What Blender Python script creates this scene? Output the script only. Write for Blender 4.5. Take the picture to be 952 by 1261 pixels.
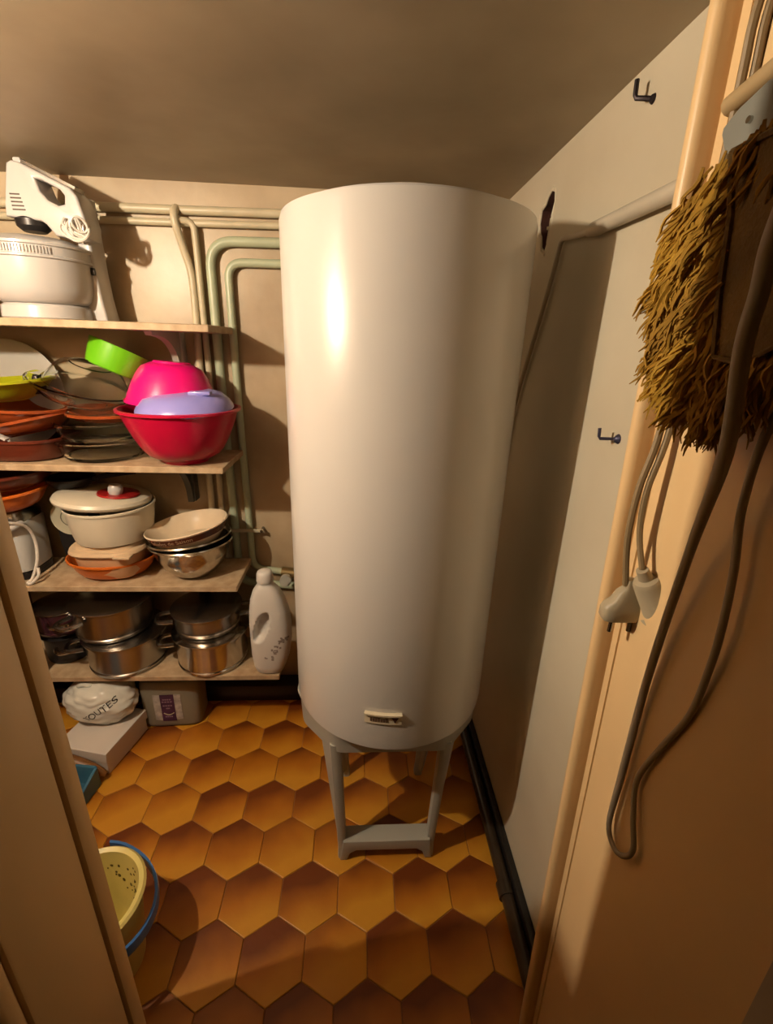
import bpy, bmesh, math, random
from mathutils import Vector, Matrix, noise

# ------------------------------------------------------------------ set-up
for o in list(bpy.data.objects):
    bpy.data.objects.remove(o)
scn = bpy.context.scene
C = scn.collection
S = 0.77                       # plan units -> metres (hexagonal tile side = 0.1 plan units = 77 mm)

# camera: wide phone lens held in the doorway, tilted down about 20 degrees
cam_d = bpy.data.cameras.new('camera')
cam_d.sensor_fit = 'HORIZONTAL'
cam_d.sensor_width = 36.0
cam_d.lens = 559.727 / 952.0 * 36.0
cam_d.clip_start = 0.01
cam = bpy.data.objects.new('camera', cam_d)
C.objects.link(cam)
pitch, roll, yaw = 0.352784, 0.0336943, -0.0629261
cp, sp = math.cos(pitch), math.sin(pitch)
R0, U0, F0 = Vector((1, 0, 0)), Vector((0, sp, cp)), Vector((0, cp, -sp))
R1 = R0 * math.cos(roll) + U0 * math.sin(roll)
U1 = U0 * math.cos(roll) - R0 * math.sin(roll)
rz = Matrix.Rotation(yaw, 3, 'Z')
R1, U1, F1 = rz @ R1, rz @ U1, rz @ F0
cm = Matrix((R1, U1, -F1)).transposed().to_4x4()
cm.translation = Vector((0, 0, 1.586)) * S
cam.matrix_world = cm
scn.camera = cam

# dim warm light of the hallway behind the camera
world = bpy.data.worlds.new('hallway')
scn.world = world
world.use_nodes = True
bg = world.node_tree.nodes['Background']
bg.inputs['Color'].default_value = (1.0, 0.47, 0.10, 1)
bg.inputs['Strength'].default_value = 0.018

BULB_POS = (-1.10, 0.515, 1.94)
BULB_STRENGTH = 7300.0
BULB_COLOR = (1.0, 0.84, 0.63)
vs = scn.view_settings
vs.view_transform = 'Standard'
vs.look = 'None'
vs.exposure = 0.03
vs.gamma = 1.0
vs.use_curve_mapping = False

rnd = random.Random(7)

# ------------------------------------------------------------------ materials
MATS = {}


def M(name, col, rough=0.5, metal=0.0, var=0.12, vscale=5.0, bump=0.0, bscale=60.0, coat=0.0,
      trans=0.0, spec=0.5, ior=1.45, col2=None, stretch=None, detail=4.0, alpha=1.0):
    if name in MATS:
        return MATS[name]
    m = bpy.data.materials.new(name)
    m.use_nodes = True
    nt = m.node_tree
    b = nt.nodes['Principled BSDF']
    b.inputs['Roughness'].default_value = rough
    b.inputs['Metallic'].default_value = metal
    b.inputs['Coat Weight'].default_value = coat
    b.inputs['Coat Roughness'].default_value = 0.3 if 'plaster' in name or 'ceiling' in name else 0.08
    b.inputs['Transmission Weight'].default_value = trans
    b.inputs['Specular IOR Level'].default_value = spec
    b.inputs['IOR'].default_value = ior
    tc = nt.nodes.new('ShaderNodeTexCoord')
    mp = nt.nodes.new('ShaderNodeMapping')
    nt.links.new(tc.outputs['Object'], mp.inputs['Vector'])
    if stretch:
        mp.inputs['Scale'].default_value = stretch
    nz = nt.nodes.new('ShaderNodeTexNoise')
    nz.inputs['Scale'].default_value = vscale
    nz.inputs['Detail'].default_value = detail
    nt.links.new(mp.outputs['Vector'], nz.inputs['Vector'])
    rp = nt.nodes.new('ShaderNodeValToRGB')
    c2 = col2 if col2 else tuple(c * (1 - var * 1.6) for c in col)
    c1 = tuple(min(1, c * (1 + var * 0.4)) for c in col)
    rp.color_ramp.elements[0].position = 0.3
    rp.color_ramp.elements[0].color = (*c2, 1)
    rp.color_ramp.elements[1].position = 0.7
    rp.color_ramp.elements[1].color = (*c1, 1)
    nt.links.new(nz.outputs['Fac'], rp.inputs['Fac'])
    nt.links.new(rp.outputs['Color'], b.inputs['Base Color'])
    if bump:
        n2 = nt.nodes.new('ShaderNodeTexNoise')
        n2.inputs['Scale'].default_value = bscale
        n2.inputs['Detail'].default_value = 5
        nt.links.new(mp.outputs['Vector'], n2.inputs['Vector'])
        bp = nt.nodes.new('ShaderNodeBump')
        bp.inputs['Strength'].default_value = bump
        bp.inputs['Distance'].default_value = 0.01
        nt.links.new(n2.outputs['Fac'], bp.inputs['Height'])
        nt.links.new(bp.outputs['Normal'], b.inputs['Normal'])
    MATS[name] = m
    return m


def tile_material():
    m = bpy.data.materials.new('flamed_terracotta_tile')
    m.use_nodes = True
    nt = m.node_tree
    b = nt.nodes['Principled BSDF']
    oi = nt.nodes.new('ShaderNodeObjectInfo')
    tc = nt.nodes.new('ShaderNodeTexCoord')
    # every tile is fired darker towards one edge; the amount differs from tile to tile
    dot = nt.nodes.new('ShaderNodeVectorMath'); dot.operation = 'DOT_PRODUCT'
    dot.inputs[1].default_value = (-1.8, 6.6, 0)
    nt.links.new(tc.outputs['Object'], dot.inputs[0])
    nz = nt.nodes.new('ShaderNodeTexNoise'); nz.inputs['Scale'].default_value = 9
    nz.noise_dimensions = '4D'
    mw = nt.nodes.new('ShaderNodeMath'); mw.operation = 'MULTIPLY'; mw.inputs[1].default_value = 50
    nt.links.new(oi.outputs['Random'], mw.inputs[0])
    nt.links.new(mw.outputs[0], nz.inputs['W'])
    nt.links.new(tc.outputs['Object'], nz.inputs['Vector'])
    a1 = nt.nodes.new('ShaderNodeMath'); a1.operation = 'MULTIPLY_ADD'
    a1.inputs[1].default_value = 0.75; a1.inputs[2].default_value = 0.05
    nt.links.new(nz.outputs['Fac'], a1.inputs[0])
    a2 = nt.nodes.new('ShaderNodeMath'); a2.operation = 'ADD'
    nt.links.new(a1.outputs[0], a2.inputs[0]); nt.links.new(dot.outputs['Value'], a2.inputs[1])
    a3 = nt.nodes.new('ShaderNodeMath'); a3.operation = 'MULTIPLY_ADD'
    a3.inputs[1].default_value = 0.34
    nt.links.new(oi.outputs['Random'], a3.inputs[0]); nt.links.new(a2.outputs[0], a3.inputs[2])
    rp = nt.nodes.new('ShaderNodeValToRGB')
    e = rp.color_ramp.elements
    e[0].position = 0.30; e[0].color = (0.58, 0.265, 0.020, 1)
    e[1].position = 1.0; e[1].color = (0.15, 0.033, 0.002, 1)
    k = e.new(0.62); k.color = (0.42, 0.145, 0.008, 1)
    nt.links.new(a3.outputs[0], rp.inputs['Fac'])
    nt.links.new(rp.outputs['Color'], b.inputs['Base Color'])
    b.inputs['Roughness'].default_value = 0.42
    n2 = nt.nodes.new('ShaderNodeTexNoise'); n2.inputs['Scale'].default_value = 45
    nt.links.new(tc.outputs['Object'], n2.inputs['Vector'])
    bp = nt.nodes.new('ShaderNodeBump'); bp.inputs['Strength'].default_value = 0.12
    bp.inputs['Distance'].default_value = 0.006
    nt.links.new(n2.outputs['Fac'], bp.inputs['Height']); nt.links.new(bp.outputs['Normal'], b.inputs['Normal'])
    return m


def emit(name, col, strength):
    m = bpy.data.materials.new(name)
    m.use_nodes = True
    nt = m.node_tree
    nt.nodes.remove(nt.nodes['Principled BSDF'])
    e = nt.nodes.new('ShaderNodeEmission')
    e.inputs['Color'].default_value = (*col, 1)
    e.inputs['Strength'].default_value = strength
    nt.links.new(e.outputs[0], nt.nodes['Material Output'].inputs[0])
    return m


# ------------------------------------------------------------------ geometry helpers (plan units)
POS = {}


class MB:
    def __init__(s):
        s.v = []
        s.f = []

    def add(s, vs_, fs_, mat=None):
        n = len(s.v)
        s.v += [tuple(mat @ Vector(v)) if mat is not None else tuple(v) for v in vs_]
        s.f += [tuple(i + n for i in f) for f in fs_]
        return s

    def box(s, a, b, bev=0.0, mat=None, seg=2):
        bm = bmesh.new()
        bmesh.ops.create_cube(bm, size=1)
        for v in bm.verts:
            v.co = Vector([(a[i] + b[i]) / 2 + v.co[i] * (b[i] - a[i]) for i in range(3)])
        if bev:
            bmesh.ops.bevel(bm, geom=list(bm.edges), offset=bev, segments=seg, affect='EDGES', profile=0.5)
        return s.from_bm(bm, mat)

    def from_bm(s, bm, mat=None):
        bm.verts.index_update()
        s.add([v.co[:] for v in bm.verts], [[v.index for v in f.verts] for f in bm.faces], mat)
        bm.free()
        return s

    def lathe(s, prof, seg=48, mat=None, sx=1.0, sy=1.0, power=None, closed=False):
        """profile [(r, z)] revolved about z; r == 0 gives a pole"""
        vs_, rows, fs_ = [], [], []
        for r, z in prof:
            if r <= 1e-6:
                rows.append([len(vs_)])
                vs_.append((0, 0, z))
            else:
                row = []
                for k in range(seg):
                    a = 2 * math.pi * k / seg
                    c, n = math.cos(a), math.sin(a)
                    if power:
                        q = (abs(c) ** power + abs(n) ** power) ** (-1 / power)
                        c, n = c * q, n * q
                    row.append(len(vs_))
                    vs_.append((r * c * sx, r * n * sy, z))
                rows.append(row)
        pairs = list(zip(rows, rows[1:]))
        if closed:
            pairs.append((rows[-1], rows[0]))
        for A, B in pairs:
            for k in range(seg):
                k2 = (k + 1) % seg
                if len(A) == 1 and len(B) == 1:
                    continue
                if len(A) == 1:
                    fs_.append((A[0], B[k2], B[k]))
                elif len(B) == 1:
                    fs_.append((A[k], A[k2], B[0]))
                else:
                    fs_.append((A[k], A[k2], B[k2], B[k]))
        return s.add(vs_, fs_, mat)

    def loft(s, rings, cap=True, mat=None):
        n = len(rings[0])
        vs_ = [p for r in rings for p in r]
        fs_ = []
        for i in range(len(rings) - 1):
            for k in range(n):
                k2 = (k + 1) % n
                fs_.append((i * n + k, i * n + k2, (i + 1) * n + k2, (i + 1) * n + k))
        if cap:
            fs_.append(tuple(range(n - 1, -1, -1)))
            m = (len(rings) - 1) * n
            fs_.append(tuple(m + k for k in range(n)))
        return s.add(vs_, fs_, mat)

    def tube(s, pts, r, seg=10, smooth=0, mat=None):
        pts = [Vector(p) for p in pts]
        rs = list(r) if hasattr(r, '__len__') else [r] * len(pts)
        if smooth:
            pts, rs = spline(pts, rs, smooth)
        t0 = (pts[1] - pts[0]).normalized()
        up = Vector((0, 0, 1)) if abs(t0.z) < 0.9 else Vector((1, 0, 0))
        nrm = (up - t0 * up.dot(t0)).normalized()
        rings = []
        for i, p in enumerate(pts):
            if i == 0:
                t = pts[1] - pts[0]
            elif i == len(pts) - 1:
                t = pts[-1] - pts[-2]
            else:
                t = pts[i + 1] - pts[i - 1]
            t.normalize()
            nrm = (nrm - t * nrm.dot(t)).normalized()
            bi = t.cross(nrm)
            rings.append([tuple(p + (nrm * math.cos(2 * math.pi * k / seg) + bi * math.sin(2 * math.pi * k / seg)) * rs[i])
                          for k in range(seg)])
        return s.loft(rings, True, mat)

    def prism(s, outer, thick, holes=(), mat=None, bev=0.0):
        """2-D outline (u, v) with holes, extruded along local w from 0 to thick; local axes are (u, w, v)"""
        bm = bmesh.new()
        for loop in [outer] + list(holes):
            vv = [bm.verts.new((u, 0, v)) for u, v in loop]
            for i in range(len(vv)):
                bm.edges.new((vv[i], vv[(i + 1) % len(vv)]))
        bmesh.ops.triangle_fill(bm, use_beauty=True, use_dissolve=True, edges=list(bm.edges))
        fs = list(bm.faces)
        r = bmesh.ops.extrude_face_region(bm, geom=fs)
        for v in [g for g in r['geom'] if isinstance(g, bmesh.types.BMVert)]:
            v.co.y += thick
        bmesh.ops.recalc_face_normals(bm, faces=list(bm.faces))
        if bev:
            ed = [e for e in bm.edges if len(e.link_faces) == 2 and e.calc_face_angle(0) > 1.2
                  and abs(e.verts[0].co.y - e.verts[1].co.y) < 1e-6]
            bmesh.ops.bevel(bm, geom=ed, offset=bev, segments=3, affect='EDGES', profile=0.5)
        return s.from_bm(bm, mat)

    def build(s, name, mat, parent=None, angle=40, origin=None):
        lo = [min(v[i] for v in s.v) for i in range(3)]
        hi = [max(v[i] for v in s.v) for i in range(3)]
        c = Vector(origin) if origin else Vector([(lo[i] + hi[i]) / 2 for i in range(3)])
        me = bpy.data.meshes.new(name)
        me.from_pydata([tuple((Vector(v) - c) * S) for v in s.v], [], s.f)
        bm = bmesh.new()
        bm.from_mesh(me)
        bmesh.ops.recalc_face_normals(bm, faces=list(bm.faces))
        bm.to_mesh(me)
        bm.free()
        me.materials.append(mat)
        for p in me.polygons:
            p.use_smooth = True
        me.set_sharp_from_angle(angle=math.radians(angle))
        o = bpy.data.objects.new(name, me)
        C.objects.link(o)
        put(o, c, parent)
        return o


def put(o, c, parent=None):
    w = Vector(c) * S
    POS[o.name] = w
    if parent:
        o.parent = parent
        o.location = w - POS[parent.name]
    else:
        o.location = w


def spline(pts, rs, n):
    out, ro = [], []
    P = [pts[0] * 2 - pts[1]] + pts + [pts[-1] * 2 - pts[-2]]
    for i in range(1, len(P) - 2):
        for k in range(n):
            t = k / n
            a, b, c, d = P[i - 1], P[i], P[i + 1], P[i + 2]
            out.append(0.5 * ((2 * b) + (c - a) * t + (2 * a - 5 * b + 4 * c - d) * t * t + (3 * b - a - 3 * c + d) * t ** 3))
            ro.append(rs[i - 1] * (1 - t) + rs[i] * t)
    out.append(pts[-1])
    ro.append(rs[-1])
    return out, ro


def tag(o, label, cat, group=None):
    o['label'] = label
    o['category'] = cat
    if group:
        o['group'] = group
    return o


def struct(o):
    o['kind'] = 'structure'
    return o


def thing(name, loc, label, cat, group=None):
    o = bpy.data.objects.new(name, None)
    C.objects.link(o)
    o.empty_display_size = 0.05
    put(o, loc)
    return tag(o, label, cat, group)


def T(loc, rx=0, ry=0, rz_=0):
    return (Matrix.Translation(Vector(loc)) @ Matrix.Rotation(math.radians(rz_), 4, 'Z')
            @ Matrix.Rotation(math.radians(rx), 4, 'X') @ Matrix.Rotation(math.radians(ry), 4, 'Y'))


def text_mesh(body, size):
    cu = bpy.data.curves.new('lettering', 'FONT')
    cu.body = body
    cu.size = size
    cu.align_x = 'CENTER'
    cu.align_y = 'CENTER'
    tmp = bpy.data.objects.new('lettering', cu)
    C.objects.link(tmp)
    dg = bpy.context.evaluated_depsgraph_get()
    me = bpy.data.meshes.new_from_object(tmp.evaluated_get(dg))
    v = [tuple(x.co) for x in me.vertices]
    f = [tuple(p.vertices) for p in me.polygons]
    bpy.data.objects.remove(tmp)
    bpy.data.curves.remove(cu)
    bpy.data.meshes.remove(me)
    return v, f


def bowl_profile(rb, rt, h, th=0.006, rim=0.0, curve=0.5, foot=0.0):
    """outer wall from base up, a rim lip, inner wall back down: closed hollow shell"""
    o, n = [(0, 0)], 10
    if foot:
        o += [(rb * 0.86, 0), (rb * 0.9, foot)]
    for k in range(n + 1):
        t = k / n
        r = rb + (rt - rb) * (t ** curve)
        o.append((r, foot + (h - foot) * t))
    if rim:
        o += [(rt + rim, h - 0.004), (rt + rim, h + 0.003), (rt, h + 0.005)]
    else:
        o += [(rt - th * 0.4, h + th * 0.5)]
    inn = []
    for k in range(n + 1):
        t = 1 - k / n
        r = rb + (rt - rb) * (t ** curve) - th
        inn.append((max(r, 0.001), foot + th + (h - foot - th) * t))
    return o + inn + [(0, foot + th)]


# materials used by many things
plaster_back = M('stained_yellow_plaster', (0.45, 0.365, 0.245), 0.48, var=0.35, vscale=3.2, bump=0.35, bscale=9,
                 col2=(0.25, 0.175, 0.095), detail=7, coat=0.25)
plaster_right = M('greyish_painted_plaster', (0.60, 0.55, 0.43), 0.5, vscale=2.2, bump=0.22, bscale=8,
                  col2=(0.50, 0.44, 0.325), detail=6, coat=0.15)
ceiling_mat = M('sooty_taupe_ceiling_paint', (0.40, 0.325, 0.215), 0.55, vscale=2.2, bump=0.10, bscale=5,
                col2=(0.20, 0.155, 0.095), detail=5, coat=0.1)
door_paint = M('peach_gloss_woodwork_paint', (0.74, 0.51, 0.26), 0.4, var=0.06, vscale=3, bump=0.05, bscale=20, coat=0.2)
white_enamel = M('white_enamel_jacket', (0.57, 0.55, 0.52), 0.28, var=0.02, vscale=2, coat=0.35)
white_plastic = M('white_glossy_plastic', (0.46, 0.445, 0.43), 0.3, var=0.03, coat=0.2)
offwhite_plastic = M('off_white_plastic', (0.57, 0.52, 0.41), 0.35, var=0.04)
black_plastic = M('black_plastic', (0.012, 0.011, 0.012), 0.35, var=0.2)
grey_plastic = M('pale_grey_green_plastic', (0.38, 0.375, 0.33), 0.45, var=0.06)
steel = M('polished_steel', (0.55, 0.52, 0.47), 0.17, 1.0, var=0.08, vscale=3, stretch=(1, 1, 8))
steel_dark = M('dulled_steel', (0.36, 0.34, 0.31), 0.26, 1.0, var=0.12, vscale=4)
chip = M('raw_chipboard_shelf', (0.47, 0.355, 0.225), 0.6, vscale=35, col2=(0.34, 0.235, 0.135), detail=8, bump=0.1, bscale=90)
pipe_cream = M('cream_painted_pipe', (0.52, 0.46, 0.315), 0.38, var=0.15, vscale=9, bump=0.1, bscale=30)
pipe_green = M('pale_green_painted_pipe', (0.42, 0.47, 0.325), 0.34, var=0.12, vscale=9, bump=0.1, bscale=30)
black_skirt = M('black_skirting', (0.018, 0.015, 0.013), 0.35, var=0.3)
glass = M('clear_glass', (0.97, 0.985, 0.96), 0.02, var=0.0, trans=1.0, ior=1.14)
orange_plastic = M('orange_plastic', (0.55, 0.125, 0.014), 0.33, var=0.06, coat=0.2)
terracotta = M('glazed_terracotta', (0.30, 0.062, 0.016), 0.22, var=0.2, vscale=12, coat=0.4)
dark_terracotta = M('dark_red_brown_glazed_terracotta', (0.10, 0.020, 0.010), 0.3, var=0.2, coat=0.3)
cream = M('cream_plastic', (0.56, 0.42, 0.27), 0.35, var=0.05)
wire_white = M('white_flex', (0.62, 0.58, 0.52), 0.4, var=0.05)
cord_grey = M('greyish_flex', (0.34, 0.28, 0.20), 0.55, var=0.1)
cord_brown = M('dull_brown_flex', (0.26, 0.18, 0.09), 0.5, var=0.1)

# ------------------------------------------------------------------ the room
XL, XR, YB, ZC = -1.42, 0.50, 1.80, 2.065
YF0, YF1 = 0.30, 0.40          # partition that holds the doorway
DXL, DXR = -0.40, 0.44

# floor: grout bed with every hexagonal tile a piece of its own
floor = struct(MB().box((XL, 0.25, -0.06), (XR, YB, -0.0035)).build(
    'floor', M('dark_grout', (0.33, 0.16, 0.06), 0.8, var=0.2, vscale=30)))


def clip_poly(poly, axis, lim, keep_less):
    out = []
    for i in range(len(poly)):
        a, b = poly[i], poly[(i + 1) % len(poly)]
        ia = (a[axis] <= lim) == keep_less
        ib = (b[axis] <= lim) == keep_less
        if ia:
            out.append(a)
        if ia != ib:
            t = (lim - a[axis]) / (b[axis] - a[axis])
            out.append((a[0] + (b[0] - a[0]) * t, a[1] + (b[1] - a[1]) * t))
    return out


def tile_builder(poly):
    cx = sum(p[0] for p in poly) / len(poly)
    cy = sum(p[1] for p in poly) / len(poly)
    mb = MB()

    def ring(k, z):
        return [(cx + (p[0] - cx) * k, cy + (p[1] - cy) * k, z) for p in poly]
    mb.loft([ring(1.0, -0.012), ring(1.0, -0.0025), ring(0.990, -0.0006), ring(0.972, 0.0)])
    return mb


tile_mat = tile_material()
hex_r = 0.0991
tile_mesh = None
lat = Matrix.Rotation(0.0054, 2)
for j in range(-6, 7):
    for i in range(-7, 7):
        off = 0.5 if j % 2 else 0.0
        p = lat @ Vector(((i + off) * math.sqrt(3) * 0.1, j * 0.15))
        cx, cy = -0.400 + p.x, 1.055 + p.y
        poly = [(cx + hex_r * math.cos(math.radians(90 - 60 * k) + 0.0054), cy + hex_r * math.sin(math.radians(90 - 60 * k) + 0.0054))
                for k in range(6)]
        cl = poly
        for ax, lim, kl in ((0, XR - 0.002, True), (0, XL + 0.002, False), (1, YB - 0.002, True), (1, 0.252, False)):
            cl = clip_poly(cl, ax, lim, kl) if len(cl) >= 3 else []
        if len(cl) < 3:
            continue
        area = abs(sum(cl[k][0] * cl[(k + 1) % len(cl)][1] - cl[(k + 1) % len(cl)][0] * cl[k][1] for k in range(len(cl)))) / 2
        if area < 0.001:
            continue
        dz = rnd.uniform(-0.0012, 0.0012)
        if cl == poly and tile_mesh is not None:
            o = bpy.data.objects.new('tile', tile_mesh)
            C.objects.link(o)
            put(o, (cx, cy, dz), floor)
        else:
            o = tile_builder(cl).build('tile', tile_mat, floor, angle=20, origin=(cx, cy, 0.0))
            if cl == poly:
                tile_mesh = o.data

ochre = M('ochre_bounce_paint', (0.24, 0.125, 0.045), 0.7, var=0.2, vscale=3)  # ochre picked for the unseen walls to warm and dim bounced light
struct(MB().box((XL, 0.25, ZC), (XR, YB, ZC + 0.08)).build('ceiling', ceiling_mat))
struct(MB().box((XL - 0.1, YB, -0.06), (XR + 0.1, YB + 0.1, ZC + 0.08)).build('wall_back', plaster_back))
struct(MB().box((XL - 0.1, YF0, -0.06), (XL, YB, ZC + 0.08)).build('wall_left', ochre))
struct(MB().box((XL, YF0, -0.06), (DXL - 0.03, YF1, ZC)).build('wall_front', ochre))
struct(MB().box((DXL - 0.03, YF0, 2.0), (XR, YF1, ZC)).build('wall_lintel', ochre))

# right wall with the broken hole near the ceiling
hole = []
for k in range(14):
    a = 2 * math.pi * k / 14
    q = 1 + 0.22 * math.sin(3 * a + 1) + rnd.uniform(-0.12, 0.12)
    hole.append((1.415 + 0.046 * q * math.cos(a), 1.920 + 0.062 * q * math.sin(a)))
wr = MB().prism([(0.25, -0.06), (YB, -0.06), (YB, ZC + 0.08), (0.25, ZC + 0.08)], 0.10, [hole],
                mat=Matrix(((0, 1, 0, XR), (1, 0, 0, 0), (0, 0, 1, 0), (0, 0, 0, 1))))
wall_right = struct(wr.build('wall_right', plaster_right, angle=30))
brick = M('exposed_red_brick', (0.07, 0.022, 0.012), 0.9, var=0.4, vscale=18, bump=0.6, bscale=30)
MB().loft([[(XR + dx, 1.415 + (h[0] - 1.415) * k, 1.920 + (h[1] - 1.920) * k) for h in hole] for dx, k in ((0.002, 0.985), (0.05, 0.95), (0.095, 0.80))]).build('hole_lining', brick, wall_right)
# the lining is open towards the room
lin = [o for o in wall_right.children if o.name.startswith('hole_lining')][0]
bm = bmesh.new(); bm.from_mesh(lin.data)
caps = [f for f in bm.faces if len(f.verts) > 5]
caps.sort(key=lambda f: f.calc_center_median().x)
bmesh.ops.delete(bm, geom=[caps[0]], context='FACES_ONLY')
bm.to_mesh(lin.data); bm.free()
hp = [(XR + 0.002 + 0.002 * math.sin(k * 5), 1.415 + (h[0] - 1.415) * 1.18, 1.920 + (h[1] - 1.920) * 1.14) for k, h in enumerate(hole)]
MB().tube(hp + [hp[0]], [0.003 + 0.003 * rnd.random() for _ in range(len(hp) + 1)], 6).build(
    'hole_rim', plaster_right, wall_right)

# skirting
struct(MB().box((XL, 1.72, 0.0), (XR - 0.05, YB, 0.085), 0.006).build('baseboard_back', black_skirt))
bb = struct(MB().box((XR - 0.022, 0.62, 0.0), (XR, YB - 0.08, 0.075), 0.005).build('baseboard_right', black_skirt))
MB().tube([(XR - 0.042, 0.60, 0.035), (XR - 0.040, 0.95, 0.036), (XR - 0.040, 1.30, 0.035), (XR - 0.040, 1.70, 0.035)], 0.020, 14).build(
    'floor_pipe', M('dark_brown_painted_pipe', (0.045, 0.03, 0.018), 0.28, var=0.3, vscale=12, coat=0.3), bb)
MB().tube([(XR - 0.042, 0.86, 0.035), (XR - 0.042, 0.90, 0.035)], 0.025, 14).build('pipe_joint', MATS['dark_brown_painted_pipe'], bb)

# door frame: left post with its stop strip, right post (it leans a little) with a rounded bead
fl = struct(MB().box((DXL - 0.06, 0.335, -0.006), (DXL, 0.468, 2.0), 0.004).build('trim_1', door_paint))
MB().box((DXL - 0.06, 0.472, -0.006), (DXL + 0.004, 0.503, 2.0), 0.006).build('stop_strip', door_paint, fl)
MB().box((DXL - 0.05, 0.466, -0.006), (DXL - 0.008, 0.474, 2.0)).build('groove_strip', M('dark_groove', (0.10, 0.06, 0.03), 0.8), fl)  # dark brown strip filling the groove beside the stop strip
MB().box((DXL - 0.13, 0.305, -0.006), (DXL - 0.002, 0.335, 2.0), 0.010, seg=3).build('casing', door_paint, fl)


def lean(z, x0):
    return x0 - 0.030 * z


def lean_box(xa, xb, y0, y1, z0=-0.006, z1=2.06):
    r = []
    for z in (z0, z1):
        r.append([(lean(z, xa), y0, z), (lean(z, xb) if xb < 0.49 else xb, y0, z), (lean(z, xb) if xb < 0.49 else xb, y1, z), (lean(z, xa), y1, z)])
    return r


fr = struct(MB().loft(lean_box(0.440, 0.5, 0.240, 0.592)).build('trim_2', door_paint))
bead = []
for z in (-0.006, 2.06):
    x0 = lean(z, 0.413)
    ring = []
    for k in range(9):
        a = math.pi * (0.5 + k / 8)
        ring.append((x0 + 0.011 + 0.011 * math.cos(a), 0.603 + 0.011 * math.sin(a), z))
    ring += [(x0 + 0.034, 0.592, z), (x0 + 0.034, 0.614, z)]
    bead.append(ring)
MB().loft(bead).build('bead', door_paint, fr)
strip = []
for z in (-0.006, 2.06):
    x0 = lean(z, 0.437)
    strip.append([(x0, 0.574, z), (x0 + 0.012, 0.574, z), (x0 + 0.012, 0.5865, z), (x0, 0.5865, z)])
MB().loft(strip).build('fillet', door_paint, fr)
MB().loft(lean_box(0.432, 0.5, 0.205, 0.240)).build('casing', M('grey_casing_paint', (0.42, 0.36, 0.29), 0.5), fr)
struct(MB().box((DXL, 0.36, 2.0), (0.37, 0.46, 2.03)).build('trim_3', door_paint))

# ------------------------------------------------------------------ bare bulb on the ceiling, left of the door
lamp = thing('ceiling_lamp', (BULB_POS[0], BULB_POS[1], ZC), 'small bare halogen bulb hanging from the ceiling in the left front corner', 'lamp')
lx, ly, lz = BULB_POS
MB().lathe([(0, ZC - 0.03), (0.045, ZC - 0.03), (0.055, ZC - 0.006), (0.055, ZC), (0, ZC)], 24, T((lx, ly, 0))).build(
    'ceiling_rose', white_plastic, lamp)
MB().lathe([(0, lz + 0.026), (0.010, lz + 0.026), (0.020, lz + 0.040), (0.022, lz + 0.050), (0.022, lz + 0.080), (0.012, lz + 0.090), (0.008, ZC - 0.029), (0, ZC - 0.029)],
           20, T((lx, ly, 0))).build('socket', black_plastic, lamp)
MB().lathe([(0, lz - 0.026), (0.006, lz - 0.024), (0.010, lz - 0.016), (0.010, lz + 0.016), (0.008, lz + 0.024), (0, lz + 0.026)],
           24, T((lx, ly, 0))).build('bulb', emit('lit_bulb', BULB_COLOR, BULB_STRENGTH), lamp)

# ------------------------------------------------------------------ water heater and its stand
HX, HY, HR, HB, HT = 0.100, 1.178, 0.283, 0.585, 1.838
heater = thing('water_heater', (HX, HY, HB), 'tall white cylindrical electric water heater standing on a grey stand', 'water heater')
MB().lathe([(0, HB + 0.012), (HR - 0.05, HB + 0.002), (HR - 0.012, HB), (HR - 0.002, HB + 0.008), (HR, HB + 0.03), (HR, HT - 0.012), (HR - 0.004, HT),
            (HR - 0.02, HT + 0.004), (0, HT + 0.006)], 128, T((HX, HY, 0))).build('jacket', white_enamel, heater)
MB().lathe([(0, HT + 0.004), (HR - 0.030, HT + 0.004), (HR - 0.034, HT + 0.0115), (HR - 0.10, HT + 0.0300), (HR - 0.17, HT + 0.051), (HR - 0.23, HT + 0.068), (0, HT + 0.078)],
           96, T((HX, HY, 0))).build('top_cap', white_plastic, heater)


def on_heater(ang, z, out=0.0):
    a = math.radians(ang)
    return (HX + (HR + out) * math.sin(a), HY - (HR + out) * math.cos(a), z)


plate = MB()
rows = []
for a in [-16.5 + 19 * k / 12 for k in range(13)]:
    rows.append([on_heater(a, 0.682, 0.0005), on_heater(a, 0.682, 0.004), on_heater(a, 0.708, 0.004),
                 on_heater(a, 0.711, 0.010), on_heater(a, 0.716, 0.010), on_heater(a, 0.717, 0.0005)])
badge = plate.loft(rows).build('name_badge', M('badge_cream', (0.70, 0.62, 0.45), 0.3), heater)
mk = MB()
for k in range(7):
    a0 = -13.6 + k * 1.35
    h = 0.0045 if k % 3 else 0.0065
    mk.loft([[on_heater(a, z, 0.0046) for z in (0.690, 0.695 + h)] + [on_heater(a, z, 0.0052) for z in (0.695 + h, 0.690)] for a in (a0, a0 + 0.55, a0 + 1.05)])
mk.build('lettering', M('badge_print', (0.13, 0.08, 0.05), 0.5), badge)
lg = MB()
lg.loft([[on_heater(-2.6, 0.704, 0.0046), on_heater(-0.9, 0.688, 0.0046), on_heater(0.8, 0.704, 0.0046)],
         [on_heater(-2.6, 0.704, 0.0056), on_heater(-0.9, 0.688, 0.0056), on_heater(0.8, 0.704, 0.0056)]])
lg.build('emblem', M('badge_emblem', (0.06, 0.02, 0.015), 0.5), badge)

stand = thing('heater_stand', (HX, HY, 0), 'pale grey plastic stand with legs under the water heater', 'stand')


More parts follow.
